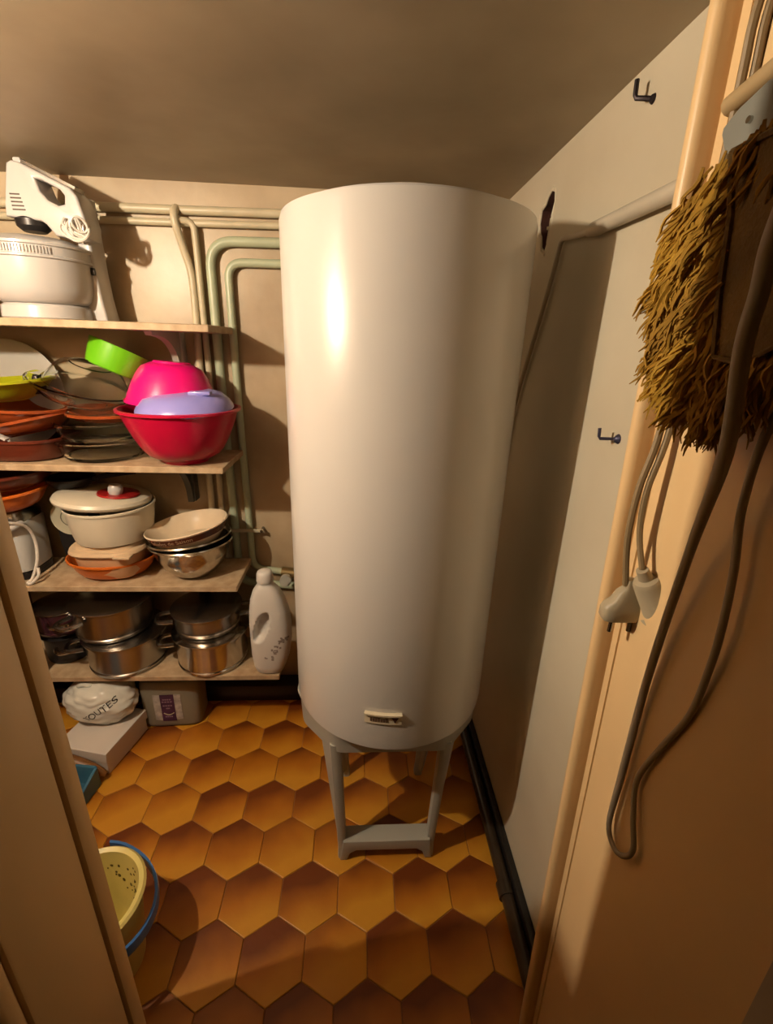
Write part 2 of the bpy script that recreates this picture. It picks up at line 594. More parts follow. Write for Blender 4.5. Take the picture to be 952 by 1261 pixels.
def octa(k, z):
    pts = []
    cor = [(0.165, -0.185), (0.276, -0.060), (0.276, 0.060), (0.165, 0.185), (-0.165, 0.185), (-0.276, 0.060), (-0.276, -0.060), (-0.165, -0.185)]
    for i_ in range(8):
        a, b, c = Vector(cor[i_ - 1]), Vector(cor[i_]), Vector(cor[(i_ + 1) % 8])
        for q in range(5):
            t = q / 4
            p = (b + (a - b).normalized() * 0.03) * (1 - t) ** 2 + b * 2 * t * (1 - t) + (b + (c - b).normalized() * 0.03) * t * t
            pts.append((HX + p.x * k, HY + p.y * k, z))
    return pts


fr_o = [octa(1.03, HB - 0.002), octa(1.0, HB - 0.030), octa(0.985, HB - 0.110), octa(0.93, HB - 0.110), octa(0.94, HB - 0.030), octa(0.96, HB - 0.002)]
MB().loft(fr_o + [fr_o[0]], cap=False).build('ring', grey_plastic, stand)
FZ = 0.0


def leg_bar(top, bot, w, d, name):
    rings = []
    for p, k in ((bot, 1.0), ((bot[0] * 0.9 + top[0] * 0.1, bot[1] * 0.9 + top[1] * 0.1, bot[2] * 0.9 + top[2] * 0.1), 0.86), (top, 1.1)):
        r = []
        for q in range(16):
            a = 2 * math.pi * q / 16
            c, n = math.cos(a), math.sin(a)
            f = (abs(c) ** 4 + abs(n) ** 4) ** -0.25
            r.append((p[0] + w * k * c * f, p[1] + d * k * n * f, p[2]))
        rings.append(r)
    return MB().loft(rings).build(name, grey_plastic, stand)


for sx in (-1, 1):
    for sy in (-1, 1):
        top = (HX + sx * 0.162, HY + sy * 0.158, HB - 0.09)
        bot = (HX + sx * 0.142, HY + sy * 0.150, 0.0)
        leg_bar(top, bot, 0.016, 0.018, 'leg')
        # wide web that runs outwards and back from each leg
        web = []
        for p, w0 in ((bot, 0.030), (top, 0.085)):
            u = Vector((sx * 0.52, -sy * 0.85, 0)) if p is bot else Vector((sx * 0.62, -sy * 0.78, 0))
            q = Vector((p[0] - sx * 0.004, p[1], max(p[2], 0.03)))
            nn = Vector((-u.y, u.x, 0)) * 0.005
            web.append([tuple(q - nn), tuple(q + u * w0 - nn), tuple(q + u * w0 + nn), tuple(q + nn)])
        MB().loft(web).build('leg_web', grey_plastic, stand)
for sy in (-1,):
    y = HY + sy * 0.150
    fo = [(-0.140, 0.085), (0.140, 0.085), (0.150, 0.0), (0.128, 0.0), (0.118, 0.030), (0.098, 0.044), (-0.098, 0.044), (-0.118, 0.030), (-0.128, 0.0), (-0.150, 0.0)]
    MB().prism([(HX + u, v) for u, v in fo], 0.056, mat=Matrix.Translation((0, y - 0.024 if sy < 0 else y - 0.032, 0)), bev=0.003).build('foot_rail', grey_plastic, stand)

# ------------------------------------------------------------------ pipes on the back wall
YP = 1.782


def pipe(label, pts, r, mat, smooth=0, clips=()):
    o = MB().tube(pts, r, 14, smooth).build('water_pipe', mat)
    return tag(o, label, 'pipe', 'painted pipes on the back wall')


pipe('cream pipe along the back wall just under the ceiling, upper of the two', [(-1.34, YP, 1.975), (-0.6, YP, 1.980), (0.30, YP, 1.990)], 0.014, pipe_cream)
pipe('cream pipe along the back wall under the ceiling, lower of the two', [(-1.34, YP, 1.938), (-0.57, YP, 1.944), (0.30, YP, 1.957)], 0.011, pipe_cream)


def bend(p0, p1, p2, r, n=7):
    p0, p1, p2 = Vector(p0), Vector(p1), Vector(p2)
    a, b = p1 + (p0 - p1).normalized() * r, p1 + (p2 - p1).normalized() * r
    out = [p0]
    for k in range(n + 1):
        t = k / n
        out.append(a * (1 - t) ** 2 + p1 * 2 * t * (1 - t) + b * t * t)
    return out + [p2]


pipe('cream pipe kinked over the ceiling pipes, leftmost vertical beside the shelf ends',
     [(-0.612, YP - 0.004, 1.985), (-0.614, YP - 0.026, 1.965), (-0.612, YP - 0.026, 1.930), (-0.600, YP - 0.008, 1.86), (-0.586, YP, 1.78), (-0.588, YP, 1.6), (-0.600, YP, 1.2), (-0.606, YP, 0.32)],
     0.013, pipe_cream, 5)
pipe('thin cream vertical pipe second from the left beside the shelf ends',
     bend((-0.62, YP - 0.018, 1.948), (-0.560, YP - 0.006, 1.948), (-0.560, YP, 1.5), 0.03) + [(-0.563, YP, 1.0), (-0.566, YP, 0.32)], 0.011, pipe_cream)
gp = bend((0.30, YP, 1.905), (-0.520, YP, 1.895), (-0.520, YP, 1.3), 0.085, 10)
pipe('pale green pipe with wide bend running down behind the shelf ends', gp + bend((-0.517, YP, 1.0), (-0.515, YP, 0.60), (-0.25, YP, 0.575), 0.06, 8)[0:], 0.016, pipe_green)
gp = bend((0.30, YP, 1.840), (-0.462, YP, 1.833), (-0.462, YP, 1.3), 0.055, 10)
pipe('pale green pipe with tight bend, rightmost vertical beside the shelf ends', gp + bend((-0.458, YP, 1.0), (-0.455, YP, 0.665), (-0.20, YP, 0.630), 0.05, 8), 0.014, pipe_green)
pclip = thing('pipe_clip', (-0.48, YP, 0.845), 'small metal clip strapping the green pipes above the third shelf', 'clip')
MB().box((-0.54, YP - 0.020, 0.838), (-0.42, YP - 0.014, 0.852), 0.002).build('strap', pipe_cream, pclip)
MB().tube([(-0.405, YP - 0.024, 0.845), (-0.405, YP + 0.018, 0.845)], 0.006, 8).build('screw', steel_dark, pclip)
MB().box((-0.425, YP - 0.019, 0.838), (-0.398, YP - 0.014, 0.852), 0.002).build('lug', pipe_cream, pclip)
valve = thing('pipe_valve', (-0.30, YP, 0.63), 'small brass valve on the pipes behind the white bottle', 'valve')
brass = M('dull_brass', (0.30, 0.22, 0.10), 0.4, 0.8, var=0.2)
MB().tube([(-0.335, YP - 0.002, 0.646), (-0.27, YP - 0.002, 0.637)], 0.024, 12).build('body', brass, valve)
MB().tube([(-0.305, YP - 0.02, 0.642), (-0.305, YP - 0.075, 0.648)], 0.009, 10).build('spindle', brass, valve)
MB().tube([(-0.305, YP - 0.070, 0.648), (-0.305, YP - 0.092, 0.650)], 0.024, 14).build('knob', grey_plastic, valve)

# ------------------------------------------------------------------ shelves
SH = [(1.625, 1.490, -0.458, 'top chipboard shelf carrying the white stand mixer'),
      (1.185, 1.490, -0.455, 'second chipboard shelf carrying the red bowl and glass dishes'),
      (0.720, 1.520, -0.455, 'third chipboard shelf carrying the salad spinner and steel bowls'),
      (0.325, 1.505, -0.315, 'lowest chipboard shelf carrying the steel pots')]
shelf_objs = []
for z, yf, xr, lab in SH:
    s = thing('wall_shelf', (-0.9, 1.76, z - 0.022), lab, 'shelf', 'chipboard shelves on the back wall')
    MB().box((XL + 0.002, yf, z - 0.022), (xr, 1.764, z), 0.002, seg=1).build('board', chip, s)
    shelf_objs.append(s)


def bracket(x, z, yf, mat, s, drop):
    MB().box((x - 0.016, 1.754, z - drop), (x + 0.016, YB - 0.001, z - 0.022), 0.002).build('bracket_plate', mat, s)
    pr = [(yf + 0.04, z - 0.0225), (1.758, z - 0.0225), (1.758, z - drop), (1.745, z - drop)]
    for k in range(1, 9):
        t = k / 8
        pr.append((1.742 - (1.742 - yf - 0.05) * t ** 1.7, z - drop + 0.01 + (drop - 0.045) * (1 - (1 - t) ** 2.2)))
    MB().prism(pr, 0.022, mat=Matrix(((0, 1, 0, x - 0.011), (1, 0, 0, 0), (0, 0, 1, 0), (0, 0, 0, 1)))).build('bracket_arm', mat, s)


bracket(-0.655, 1.625, 1.49, M('white_bracket_paint', (0.50, 0.47, 0.42), 0.4), shelf_objs[0], 0.17)
bracket(-0.668, 1.185, 1.49, M('dark_bracket_paint', (0.05, 0.045, 0.035), 0.45), shelf_objs[1], 0.21)
bracket(-0.668, 0.720, 1.52, MATS['dark_bracket_paint'], shelf_objs[2], 0.16)

# ------------------------------------------------------------------ top shelf: stand mixer, white jug
Z1 = 1.6255
mix = thing('stand_mixer', (-0.95, 1.62, Z1), 'white electric stand mixer with bowl on the top shelf', 'mixer')
bx, by = -0.990, 1.625
MB().lathe([(0, Z1), (0.118, Z1), (0.122, Z1 + 0.004), (0.119, Z1 + 0.036), (0.112, Z1 + 0.042), (0, Z1 + 0.042)], 64, T((bx, by, 0))).build('base', white_plastic, mix)
bw = MB().lathe([(0.0, Z1 + 0.042), (0.108, Z1 + 0.042), (0.126, Z1 + 0.055), (0.136, Z1 + 0.085), (0.140, Z1 + 0.13), (0.142, Z1 + 0.160),
                 (0.148, Z1 + 0.163), (0.148, Z1 + 0.167), (0.144, Z1 + 0.170), (0.144, Z1 + 0.192), (0.149, Z1 + 0.195), (0.149, Z1 + 0.201), (0.142, Z1 + 0.205), (0.100, Z1 + 0.222), (0, Z1 + 0.230)],
                64, T((bx, by, 0))).build('mixing_bowl', white_plastic, mix)
rb = MB()
for k in range(26):
    a = math.radians(-122 + k * 3.0)
    rb.add([(x * 0.0022, y * 0.003, Z1 + 0.181 + z * 0.009) for x in (-1, 1) for y in (-1, 1) for z in (-1, 1)],
           [(0, 1, 3, 2), (4, 6, 7, 5), (0, 4, 5, 1), (2, 3, 7, 6), (0, 2, 6, 4), (1, 5, 7, 3)],
           Matrix.Translation((bx + 0.1445 * math.cos(a), by + 0.1445 * math.sin(a), 0)) @ Matrix.Rotation(a + math.pi / 2, 4, 'Z'))
rb.build('grip_ribs', white_plastic, bw)
MB().prism([(-0.862, 1.985), (-0.846, 1.978), (-0.842, 1.90), (-0.840, 1.78), (-0.835, 1.70), (-0.826, Z1), (-0.94, Z1), (-0.90, 1.70), (-0.880, 1.85), (-0.870, 1.93)], 0.085,
           mat=Matrix.Translation((0, 1.650, 0)), bev=0.008).build('column', white_plastic, mix)
MB().box((-0.858, 1.642, 1.762), (-0.839, 1.652, 1.782), 0.002).build('switch', black_plastic, mix)
head_o = [(-0.999, 2.030), (-0.985, 2.037), (-0.965, 2.034), (-0.838, 1.978), (-0.822, 1.958), (-0.806, 1.888), (-0.812, 1.852), (-0.86, 1.850), (-0.900, 1.856), (-0.922, 1.884),
          (-0.935, 1.892), (-1.030, 1.900), (-1.026, 1.930)]
head_h = [(-0.930, 1.996), (-0.914, 1.994), (-0.866, 1.972), (-0.856, 1.957), (-0.860, 1.936), (-0.878, 1.932), (-0.904, 1.944), (-0.922, 1.966)]
hd = MB().prism(head_o, 0.085, [head_h], mat=Matrix.Translation((0, 1.580, 0)), bev=0.007).build('mixer_head', white_plastic, mix)
MB().loft([[(-0.970 + dx, y, 2.036 + dz) for dx, dz in ((0, 0), (0.005, 0.008), (0.140, -0.052), (0.135, -0.060))] for y in (1.598, 1.648)]).build('top_strip', steel_dark, hd)
MB().box((-0.995, 1.605, 2.032), (-0.972, 1.635, 2.052), 0.005).build('eject_button', white_plastic, hd)
MB().lathe([(0, 1.868), (0.030, 1.868), (0.044, 1.880), (0.046, 1.897), (0.040, 1.904), (0, 1.904)], 32, T((-0.980, 1.622, 0))).build('collar', black_plastic, hd)
vb = MB()
for k in range(5):
    vb.box((-1.005, 1.5785, 1.915 + k * 0.0095), (-0.970 - 0.002 * k, 1.5825, 1.9185 + k * 0.0095))
vb.build('vent_slots', M('dark_slot', (0.08, 0.06, 0.05), 0.7), hd)
MB().box((-0.848, 1.602, 1.976), (-0.834, 1.63, 1.989), 0.003).build('speed_knob', black_plastic, hd)
cb = MB()
for k in range(5):
    pts = []
    for q in range(17):
        a = 2 * math.pi * q / 16
        pts.append((-0.822 + 0.003 * k + (0.030 + 0.002 * k) * math.cos(a) * math.cos(k * 0.5), 1.560 - 0.003 * k + 0.012 * math.sin(a + k),
                    1.868 + (0.030 - 0.003 * k) * math.sin(a) + 0.003 * k))
    cb.tube(pts, 0.0034, 6, 2)
cb.tube([(-0.80, 1.56, 1.85), (-0.83, 1.55, 1.862), (-0.86, 1.557, 1.88), (-0.862, 1.572, 1.90)], 0.0034, 6, 4)
cb.tube([(-0.862, 1.572, 1.90), (-0.87, 1.556, 1.87), (-0.85, 1.552, 1.848), (-0.81, 1.555, 1.836)], 0.0034, 6, 4)
cb.build('power_cord', wire_white, mix)

jug = thing('blender_jug', (-1.20, 1.60, Z1), 'white plastic blender jug at the left end of the top shelf', 'jug')
MB().lathe([(0, Z1), (0.060, Z1), (0.066, Z1 + 0.006), (0.066, Z1 + 0.05), (0.062, Z1 + 0.056), (0.064, Z1 + 0.11), (0.070, Z1 + 0.20), (0.0, Z1 + 0.20)], 40, T((-1.215, 1.61, 0))).build('body', white_plastic, jug)
MB().lathe([(0, Z1 + 0.20), (0.072, Z1 + 0.20), (0.078, Z1 + 0.22), (0.074, Z1 + 0.25), (0, Z1 + 0.255)], 40, T((-1.215, 1.61, 0))).build('lid', black_plastic, jug)
MB().tube([(-1.155, 1.58, Z1 + 0.12), (-1.133, 1.57, Z1 + 0.10), (-1.126, 1.57, Z1 + 0.06), (-1.142, 1.575, Z1 + 0.02)], 0.011, 10, 5).build('handle', white_plastic, jug)

# ------------------------------------------------------------------ second shelf: bowls and dishes
Z2 = 1.1855
rbx, rby = -0.605, 1.585
red = M('crimson_plastic', (0.46, 0.004, 0.040), 0.3, var=0.05, coat=0.3)
o = MB().lathe(bowl_profile(0.085, 0.186, 0.178, 0.005, 0.009, 0.52, 0.012), 80, T((rbx, rby, Z2))).build('mixing_bowl', red)
tag(o, 'large crimson red mixing bowl at the right end of the second shelf', 'bowl', 'plastic bowls on the second shelf')
pink = M('hot_pink_plastic', (0.80, 0.006, 0.19), 0.3, var=0.04, coat=0.3)
prof = [(r, -z) for r, z in bowl_profile(0.066, 0.146, 0.135, 0.004, 0.004, 0.48, 0.006)]
o = MB().lathe(prof, 72, T((-0.632, 1.632, 1.510), rx=-2, ry=4)).build('mixing_bowl', pink)
tag(o, 'hot pink bowl turned upside down inside the red bowl', 'bowl', 'plastic bowls on the second shelf')
lav = thing('bowl_lid', (-0.57, 1.565, 1.36), 'lavender blue plastic lid leaning in the red bowl before the pink bowl', 'lid')
lavm = M('lavender_plastic', (0.27, 0.26, 0.66), 0.28, var=0.04, coat=0.2)
LM = T((-0.578, 1.560, 1.372), rx=4, ry=-2)
MB().lathe([(0.150, -0.010), (0.153, -0.006), (0.152, 0.0), (0.143, 0.016), (0.122, 0.038), (0.085, 0.050), (0, 0.054), (0, 0.050), (0.083, 0.046), (0.118, 0.034), (0.139, 0.012), (0.147, -0.004)],
           72, LM).build('dome', lavm, lav)
MB().box((0.035, -0.060, 0.046), (0.105, -0.030, 0.058), 0.004, LM).build('tab', lavm, lav)
green = M('bright_green_plastic', (0.13, 0.46, 0.010), 0.28, var=0.04, coat=0.3)
o = MB().lathe(bowl_profile(0.086, 0.098, 0.080, 0.004, 0.0, 0.8, 0.004), 64, T((-0.838, 1.655, 1.470), rx=-14, ry=22)).build('green_bowl', green)
tag(o, 'bright green bowl tilted on the upturned glass bowl', 'bowl', 'plastic bowls on the second shelf')

# glassware
def glass_bowl(name, prof, mtx, label, group='clear glass dishes on the second shelf', cat='dish'):
    o = MB().lathe(prof, 64, mtx).build(name, glass)
    return tag(o, label, cat, group)


o = glass_bowl('glass_casserole', bowl_profile(0.125, 0.140, 0.060, 0.007, 0.006, 0.6, 0.008), T((-0.895, 1.630, Z2)), 'round clear glass casserole at the bottom of the glass stack')
o = glass_bowl('glass_casserole', bowl_profile(0.122, 0.138, 0.055, 0.007, 0.006, 0.6, 0.004), T((-0.893, 1.630, Z2 + 0.066)), 'round clear glass casserole nested second in the glass stack')
o = MB().lathe(bowl_profile(0.095, 0.128, 0.026, 0.006, 0.004, 0.7, 0.003), 64, T((-0.860, 1.632, Z2 + 0.126))).build('gratin_dish', terracotta)
tag(o, 'flat brown glazed dish lying on the stack of glass casseroles', 'dish')
o = MB().lathe(bowl_profile(0.085, 0.150, 0.060, 0.006, 0.006, 0.6, 0.004), 64, T((-0.955, 1.640, 1.365), ry=15, rx=6), sx=1.05, sy=0.85).build('glass_dish', glass)
tag(o, 'shallow clear oval glass dish slanting over the brown dishes', 'dish', 'clear glass dishes on the second shelf')
prof = [(r, -z) for r, z in bowl_profile(0.070, 0.128, 0.078, 0.005, 0.004, 0.5, 0.003)]
glass_bowl('glass_bowl', prof, T((-0.905, 1.650, 1.492), ry=20, rx=4), 'upturned clear glass bowl under the bright green bowl')

o = MB().lathe([(0, 0), (0.10, 0), (0.115, 0.006), (0.185, 0.020), (0.188, 0.024), (0.184, 0.026), (0.113, 0.012), (0, 0.006)], 72, T((-1.240, 1.744, 1.374), rx=82)).build(
    'dinner_plate', M('grey_white_china', (0.36, 0.35, 0.32), 0.25, var=0.05))
tag(o, 'grey white plate standing upright against the back wall', 'plate')
lime = thing('serving_bowl', (-1.14, 1.60, 1.38), 'lime green shallow bowl on the stacked terracotta dishes', 'bowl', 'plastic bowls on the second shelf')
MB().lathe(bowl_profile(0.060, 0.135, 0.062, 0.005, 0.005, 0.75, 0.003), 64, T((-1.158, 1.605, 1.374), ry=-4, rx=2)).build('shell', M('lime_green_plastic', (0.32, 0.34, 0.010), 0.3, var=0.05), lime)
o = MB().prism([(-1.10, 1.392), (-1.055, 1.396), (-1.048, 1.418), (-1.058, 1.455), (-1.072, 1.458), (-1.085, 1.430), (-1.13, 1.436), (-1.15, 1.400)], 0.03, mat=Matrix.Translation((0, 1.60, 0)), bev=0.006).build(
    'kitchen_scoop', black_plastic)
tag(o, 'black plastic kitchen scoop lying in the lime green bowl', 'utensil')
o = MB().lathe(bowl_profile(0.098, 0.142, 0.050, 0.009, 0.004, 0.6, 0.004), 64, T((-1.135, 1.612, 1.306), ry=4)).build('terracotta_dish', terracotta)
tag(o, 'orange brown terracotta dish directly under the lime green bowl', 'dish', 'terracotta dishes')
o = MB().lathe(bowl_profile(0.085, 0.132, 0.045, 0.009, 0.004, 0.6, 0.004), 64, T((-1.110, 1.612, 1.268), ry=-12)).build('terracotta_dish', terracotta)
tag(o, 'slanting orange brown terracotta dish, lower one of the two', 'dish', 'terracotta dishes')
o = MB().lathe(bowl_profile(0.128, 0.150, 0.068, 0.009, 0.003, 0.7, 0.004), 64, T((-1.150, 1.640, Z2)), power=3).build('baking_dish', dark_terracotta)
tag(o, 'dark red brown baking dish at the left of the second shelf', 'dish')
o = MB().box((-0.055, -0.012, -0.004), (0.055, 0.012, 0.004), 0.003, T((-1.165, 1.490, 1.290), ry=27)).build('white_spatula', white_plastic)
tag(o, 'pale flat spatula handle slanting over the dark baking dish', 'utensil')

# ------------------------------------------------------------------ third shelf
Z3 = 0.7205
od = thing('oval_dish', (-0.945, 1.635, Z3), 'orange plastic dish under the cream box on the third shelf', 'dish')
MB().lathe(bowl_profile(0.105, 0.152, 0.072, 0.005, 0.005, 0.55, 0.006), 64, T((-0.950, 1.645, Z3)), sx=1.03, sy=0.82).build('shell', orange_plastic, od)
cbx = thing('storage_box', (-0.935, 1.645, Z3 + 0.02), 'cream plastic food box with lid sitting in the orange dish', 'box')
MB().lathe([(0, Z3 + 0.012), (0.090, Z3 + 0.012), (0.112, Z3 + 0.04), (0.122, Z3 + 0.116), (0, Z3 + 0.116)], 56, T((-0.935, 1.645, 0)), power=3.2).build('body', M('peach_plastic', (0.62, 0.36, 0.20), 0.35, var=0.04), cbx)
lid = MB().lathe([(0, Z3 + 0.116), (0.132, Z3 + 0.116), (0.135, Z3 + 0.122), (0.130, Z3 + 0.133), (0.116, Z3 + 0.135), (0.112, Z3 + 0.149), (0, Z3 + 0.151)], 56, T((-0.935, 1.645, 0)), power=3.2).build('lid', cream, cbx)
MB().box((-0.875, 1.500, Z3 + 0.117), (-0.815, 1.535, Z3 + 0.127), 0.004).build('lid_tab', cream, lid)
ss = thing('salad_spinner', (-0.925, 1.645, Z3 + 0.137), 'off white salad spinner with tilted lid on the cream box', 'salad spinner')
MB().lathe(bowl_profile(0.128, 0.148, 0.128, 0.005, 0.003, 0.7, 0.004), 72, T((-0.925, 1.645, Z3 + 0.152))).build('bowl', offwhite_plastic, ss)
SLM = T((-0.945, 1.642, Z3 + 0.292), ry=5, rx=-3)
sl = MB().lathe([(0, 0), (0.150, 0), (0.158, 0.006), (0.160, 0.014), (0.154, 0.024), (0.130, 0.032), (0, 0.038)], 72, SLM).build('lid', offwhite_plastic, ss)
MB().lathe([(0, 0.030), (0.070, 0.035), (0.068, 0.041), (0, 0.043)], 40, SLM @ Matrix.Translation((0.060, -0.010, 0.0))).build('red_disc', M('dark_red_plastic', (0.30, 0.012, 0.012), 0.3), sl)
MB().lathe([(0, 0.040), (0.020, 0.040), (0.024, 0.050), (0.024, 0.066), (0.018, 0.076), (0, 0.079)], 28, SLM @ Matrix.Translation((0.062, -0.035, 0.0))).build('knob', white_plastic, sl)

for k, (dz, rt) in enumerate(((0.0, 0.145), (0.020, 0.146))):
    o = MB().lathe([(0, 0), (0.060, 0), (0.085, 0.018), (0.112, 0.048), (0.130, 0.085), (0.138, 0.122), (0.150, 0.132), (0.153, 0.137), (0.150, 0.141), (0.140, 0.134),
                    (0.134, 0.124), (0.126, 0.088), (0.108, 0.052), (0.082, 0.024), (0.058, 0.006), (0, 0.005)], 72,
                   T((-0.640, 1.635, Z3 + dz), rx=-2, ry=-2 if k == 0 else -4)).build('steel_bowl', steel)
    tag(o, ('polished steel mixing bowl standing on the third shelf, outer of two', 'polished steel bowl nested inside the outer steel bowl')[k], 'bowl', 'nested steel bowls')
DM = T((-0.636, 1.622, Z3 + 0.140), rx=0, ry=-9) @ Matrix.Scale(1.08, 4)
dish = thing('salad_dish', (-0.636, 1.630, Z3 + 0.134), 'cream salad dish with brown lettered band, tilted in the steel bowls', 'dish')
MB().lathe([(0, 0), (0.088, 0), (0.096, 0.004), (0.118, 0.030), (0.1255, 0.038), (0.136, 0.062), (0.139, 0.066), (0.1355, 0.069), (0.130, 0.064), (0.118, 0.040), (0.090, 0.009), (0, 0.008)], 80, DM).build(
    'bowl', M('cream_earthenware', (0.68, 0.56, 0.40), 0.22, var=0.10, vscale=8, coat=0.3), dish)
band = MB().lathe([(0.1262, 0.0385), (0.1275, 0.0390), (0.1366, 0.0605), (0.1352, 0.0610)], 80, DM, closed=True).build('brown_band', M('brown_band_glaze', (0.085, 0.022, 0.012), 0.25), dish)
v, f = text_mesh('Salades de Saison', 0.021)
w = []
for x, y, z in v:
    a = -math.pi / 2 - 0.10 + x / 0.133
    t = (y + 0.011) / 0.022
    r = 0.1282 + 0.0092 * t
    w.append((r * math.cos(a), r * math.sin(a), 0.039 + 0.0215 * t))
MB().add(w, f, DM).build('lettering', M('cream_print', (0.50, 0.34, 0.20), 0.4), band)

# deep fryer at the left, scale, orange and black things
fry = thing('deep_fryer', (-1.298, 1.645, Z3), 'pale grey electric fryer at the left end of the third shelf', 'fryer')
grey_metal = M('pale_grey_enamel', (0.46, 0.47, 0.46), 0.35, var=0.05)
MB().lathe([(0, Z3 + 0.03), (0.078, Z3 + 0.03), (0.084, Z3 + 0.036), (0.088, Z3 + 0.21), (0.084, Z3 + 0.222), (0, Z3 + 0.222)], 56, T((-1.296, 1.640, 0)), power=4.5).build('body', grey_metal, fry)
MB().lathe([(0, Z3), (0.076, Z3), (0.082, Z3 + 0.005), (0.082, Z3 + 0.030), (0, Z3 + 0.030)], 56, T((-1.296, 1.640, 0)), power=4.5).build('foot', black_plastic, fry)
MB().lathe([(0, Z3 + 0.222), (0.084, Z3 + 0.222), (0.085, Z3 + 0.24), (0.075, Z3 + 0.262), (0, Z3 + 0.266)], 56, T((-1.296, 1.640, 0)), power=4).build('lid', steel_dark, fry)
MB().tube([(-1.273, 1.565, Z3 + 0.208), (-1.278, 1.538, Z3 + 0.208), (-1.248, 1.530, Z3 + 0.214), (-1.218, 1.545, Z3 + 0.220), (-1.216, 1.585, Z3 + 0.220)], 0.012, 10, 5).build('handle', white_plastic, fry)
MB().tube([(-1.388, 1.50, Z3 + 0.262), (-1.328, 1.495, Z3 + 0.272), (-1.258, 1.50, Z3 + 0.266), (-1.218, 1.53, Z3 + 0.245), (-1.198, 1.58, Z3 + 0.21), (-1.194, 1.60, Z3 + 0.15),
           (-1.188, 1.58, Z3 + 0.08), (-1.198, 1.55, Z3 + 0.02), (-1.208, 1.535, Z3 + 0.007), (-1.193, 1.530, Z3 + 0.007), (-1.173, 1.545, Z3 + 0.03), (-1.178, 1.56, Z3 + 0.055)], 0.0055, 8, 5).build('power_cord', wire_white, fry)
kd = thing('kitchen_scale', (-1.06, 1.72, Z3), 'black kitchen scale with round pale dial behind the salad spinner', 'scale')
MB().prism([(-1.155, Z3), (-1.035, Z3), (-1.02, 0.80), (-1.025, 0.97), (-1.06, 1.025), (-1.13, 1.025), (-1.165, 0.97), (-1.17, 0.82)], 0.065, mat=Matrix.Translation((0, 1.690, 0)), bev=0.01).build('body', black_plastic, kd)
dial = MB().lathe([(0, 0), (0.066, 0), (0.070, 0.004), (0.068, 0.009), (0.062, 0.007), (0, 0.007)], 48, T((-1.108, 1.690, 0.925), rx=90)).build('dial', M('ivory_dial', (0.40, 0.38, 0.28), 0.4, var=0.05), kd)
MB().tube([(-1.108, 1.6805, 0.925), (-1.108, 1.6805, 0.978)], 0.0025, 6).build('pointer', black_plastic, dial)
MB().lathe([(0.030, 0.007), (0.031, 0.0085), (0.033, 0.0085), (0.034, 0.007)], 40, T((-1.108, 1.690, 0.925), rx=90), closed=True).build('dial_ring', M('dial_print', (0.12, 0.11, 0.08), 0.5), dial)
o = MB().lathe(bowl_profile(0.085, 0.135, 0.065, 0.006, 0.004, 0.6, 0.004), 56, T((-1.272, 1.62, Z3 + 0.268), ry=-4)).build('oval_dish', orange_plastic)
tag(o, 'orange plastic dish sitting on top of the grey fryer', 'dish')
o = MB().lathe(bowl_profile(0.10, 0.145, 0.055, 0.007, 0.004, 0.6, 0.004), 56, T((-1.255, 1.632, Z3 + 0.346), ry=-3)).build('terracotta_dish', dark_terracotta)
tag(o, 'dark brown dish stacked above the orange dish on the fryer', 'dish', 'terracotta dishes')
pan = thing('frying_pan', (-1.04, 1.70, Z3 + 0.30), 'black frying pan lying on the kitchen scale under the second shelf', 'pan')
MB().lathe(bowl_profile(0.062, 0.078, 0.030, 0.005, 0.002, 0.7, 0.002), 48, T((-1.075, 1.690, 1.056), rx=0)).build('bowl', black_plastic, pan)
MB().tube([(-0.997, 1.69, 1.080), (-0.93, 1.69, 1.098), (-0.84, 1.69, 1.112)], [0.009, 0.011, 0.010], 8, 3).build('handle', black_plastic, pan)

# ------------------------------------------------------------------ lowest shelf: pots
Z4 = 0.3255


def pot(x, y, z, r, h, mat, label, angs, lid_mat=None, lid_h=0.020, name='cooking_pot', hl=0.042, handle_mat=None):
    hl = 0.056 if name == 'cooking_pot' else hl
    p = thing(name, (x, y, z), label, 'pot', 'pots on the lowest shelf')
    MB().lathe([(0, 0), (r * 0.90, 0), (r * 0.95, 0.005), (r * 0.97, 0.016), (r * 0.945, 0.020), (r * 0.965, 0.030), (r * 0.975, h - 0.012), (r, h - 0.004), (r, h), (r - 0.006, h),
                (r - 0.010, h - 0.008), (r * 0.92, 0.03), (r * 0.88, 0.010), (0, 0.009)], 72, T((x, y, z))).build('body', mat, p)
    l = MB().lathe([(0, h), (r - 0.002, h + 0.0005), (r + 0.006, h + 0.004), (r + 0.007, h + 0.009), (r - 0.003, h + 0.013), (r * 0.86, h + lid_h * 0.85), (r * 0.5, h + lid_h), (0, h + lid_h)], 72, T((x, y, z))).build(
        'lid', lid_mat or mat, p)
    for a in angs:
        a = math.radians(a)
        c, n = math.cos(a), math.sin(a)
        pts = []
        for d, s in ((-0.003, -0.040), (hl * 0.65, -0.036), (hl, -0.020), (hl, 0.020), (hl * 0.65, 0.036), (-0.003, 0.040)):
            pts.append((x + (r + d) * c - s * n, y + (r + d) * n + s * c, z + h - 0.026))
        MB().tube(pts, 0.0085, 8, 4).build('handle', handle_mat or mat, p)
    return p


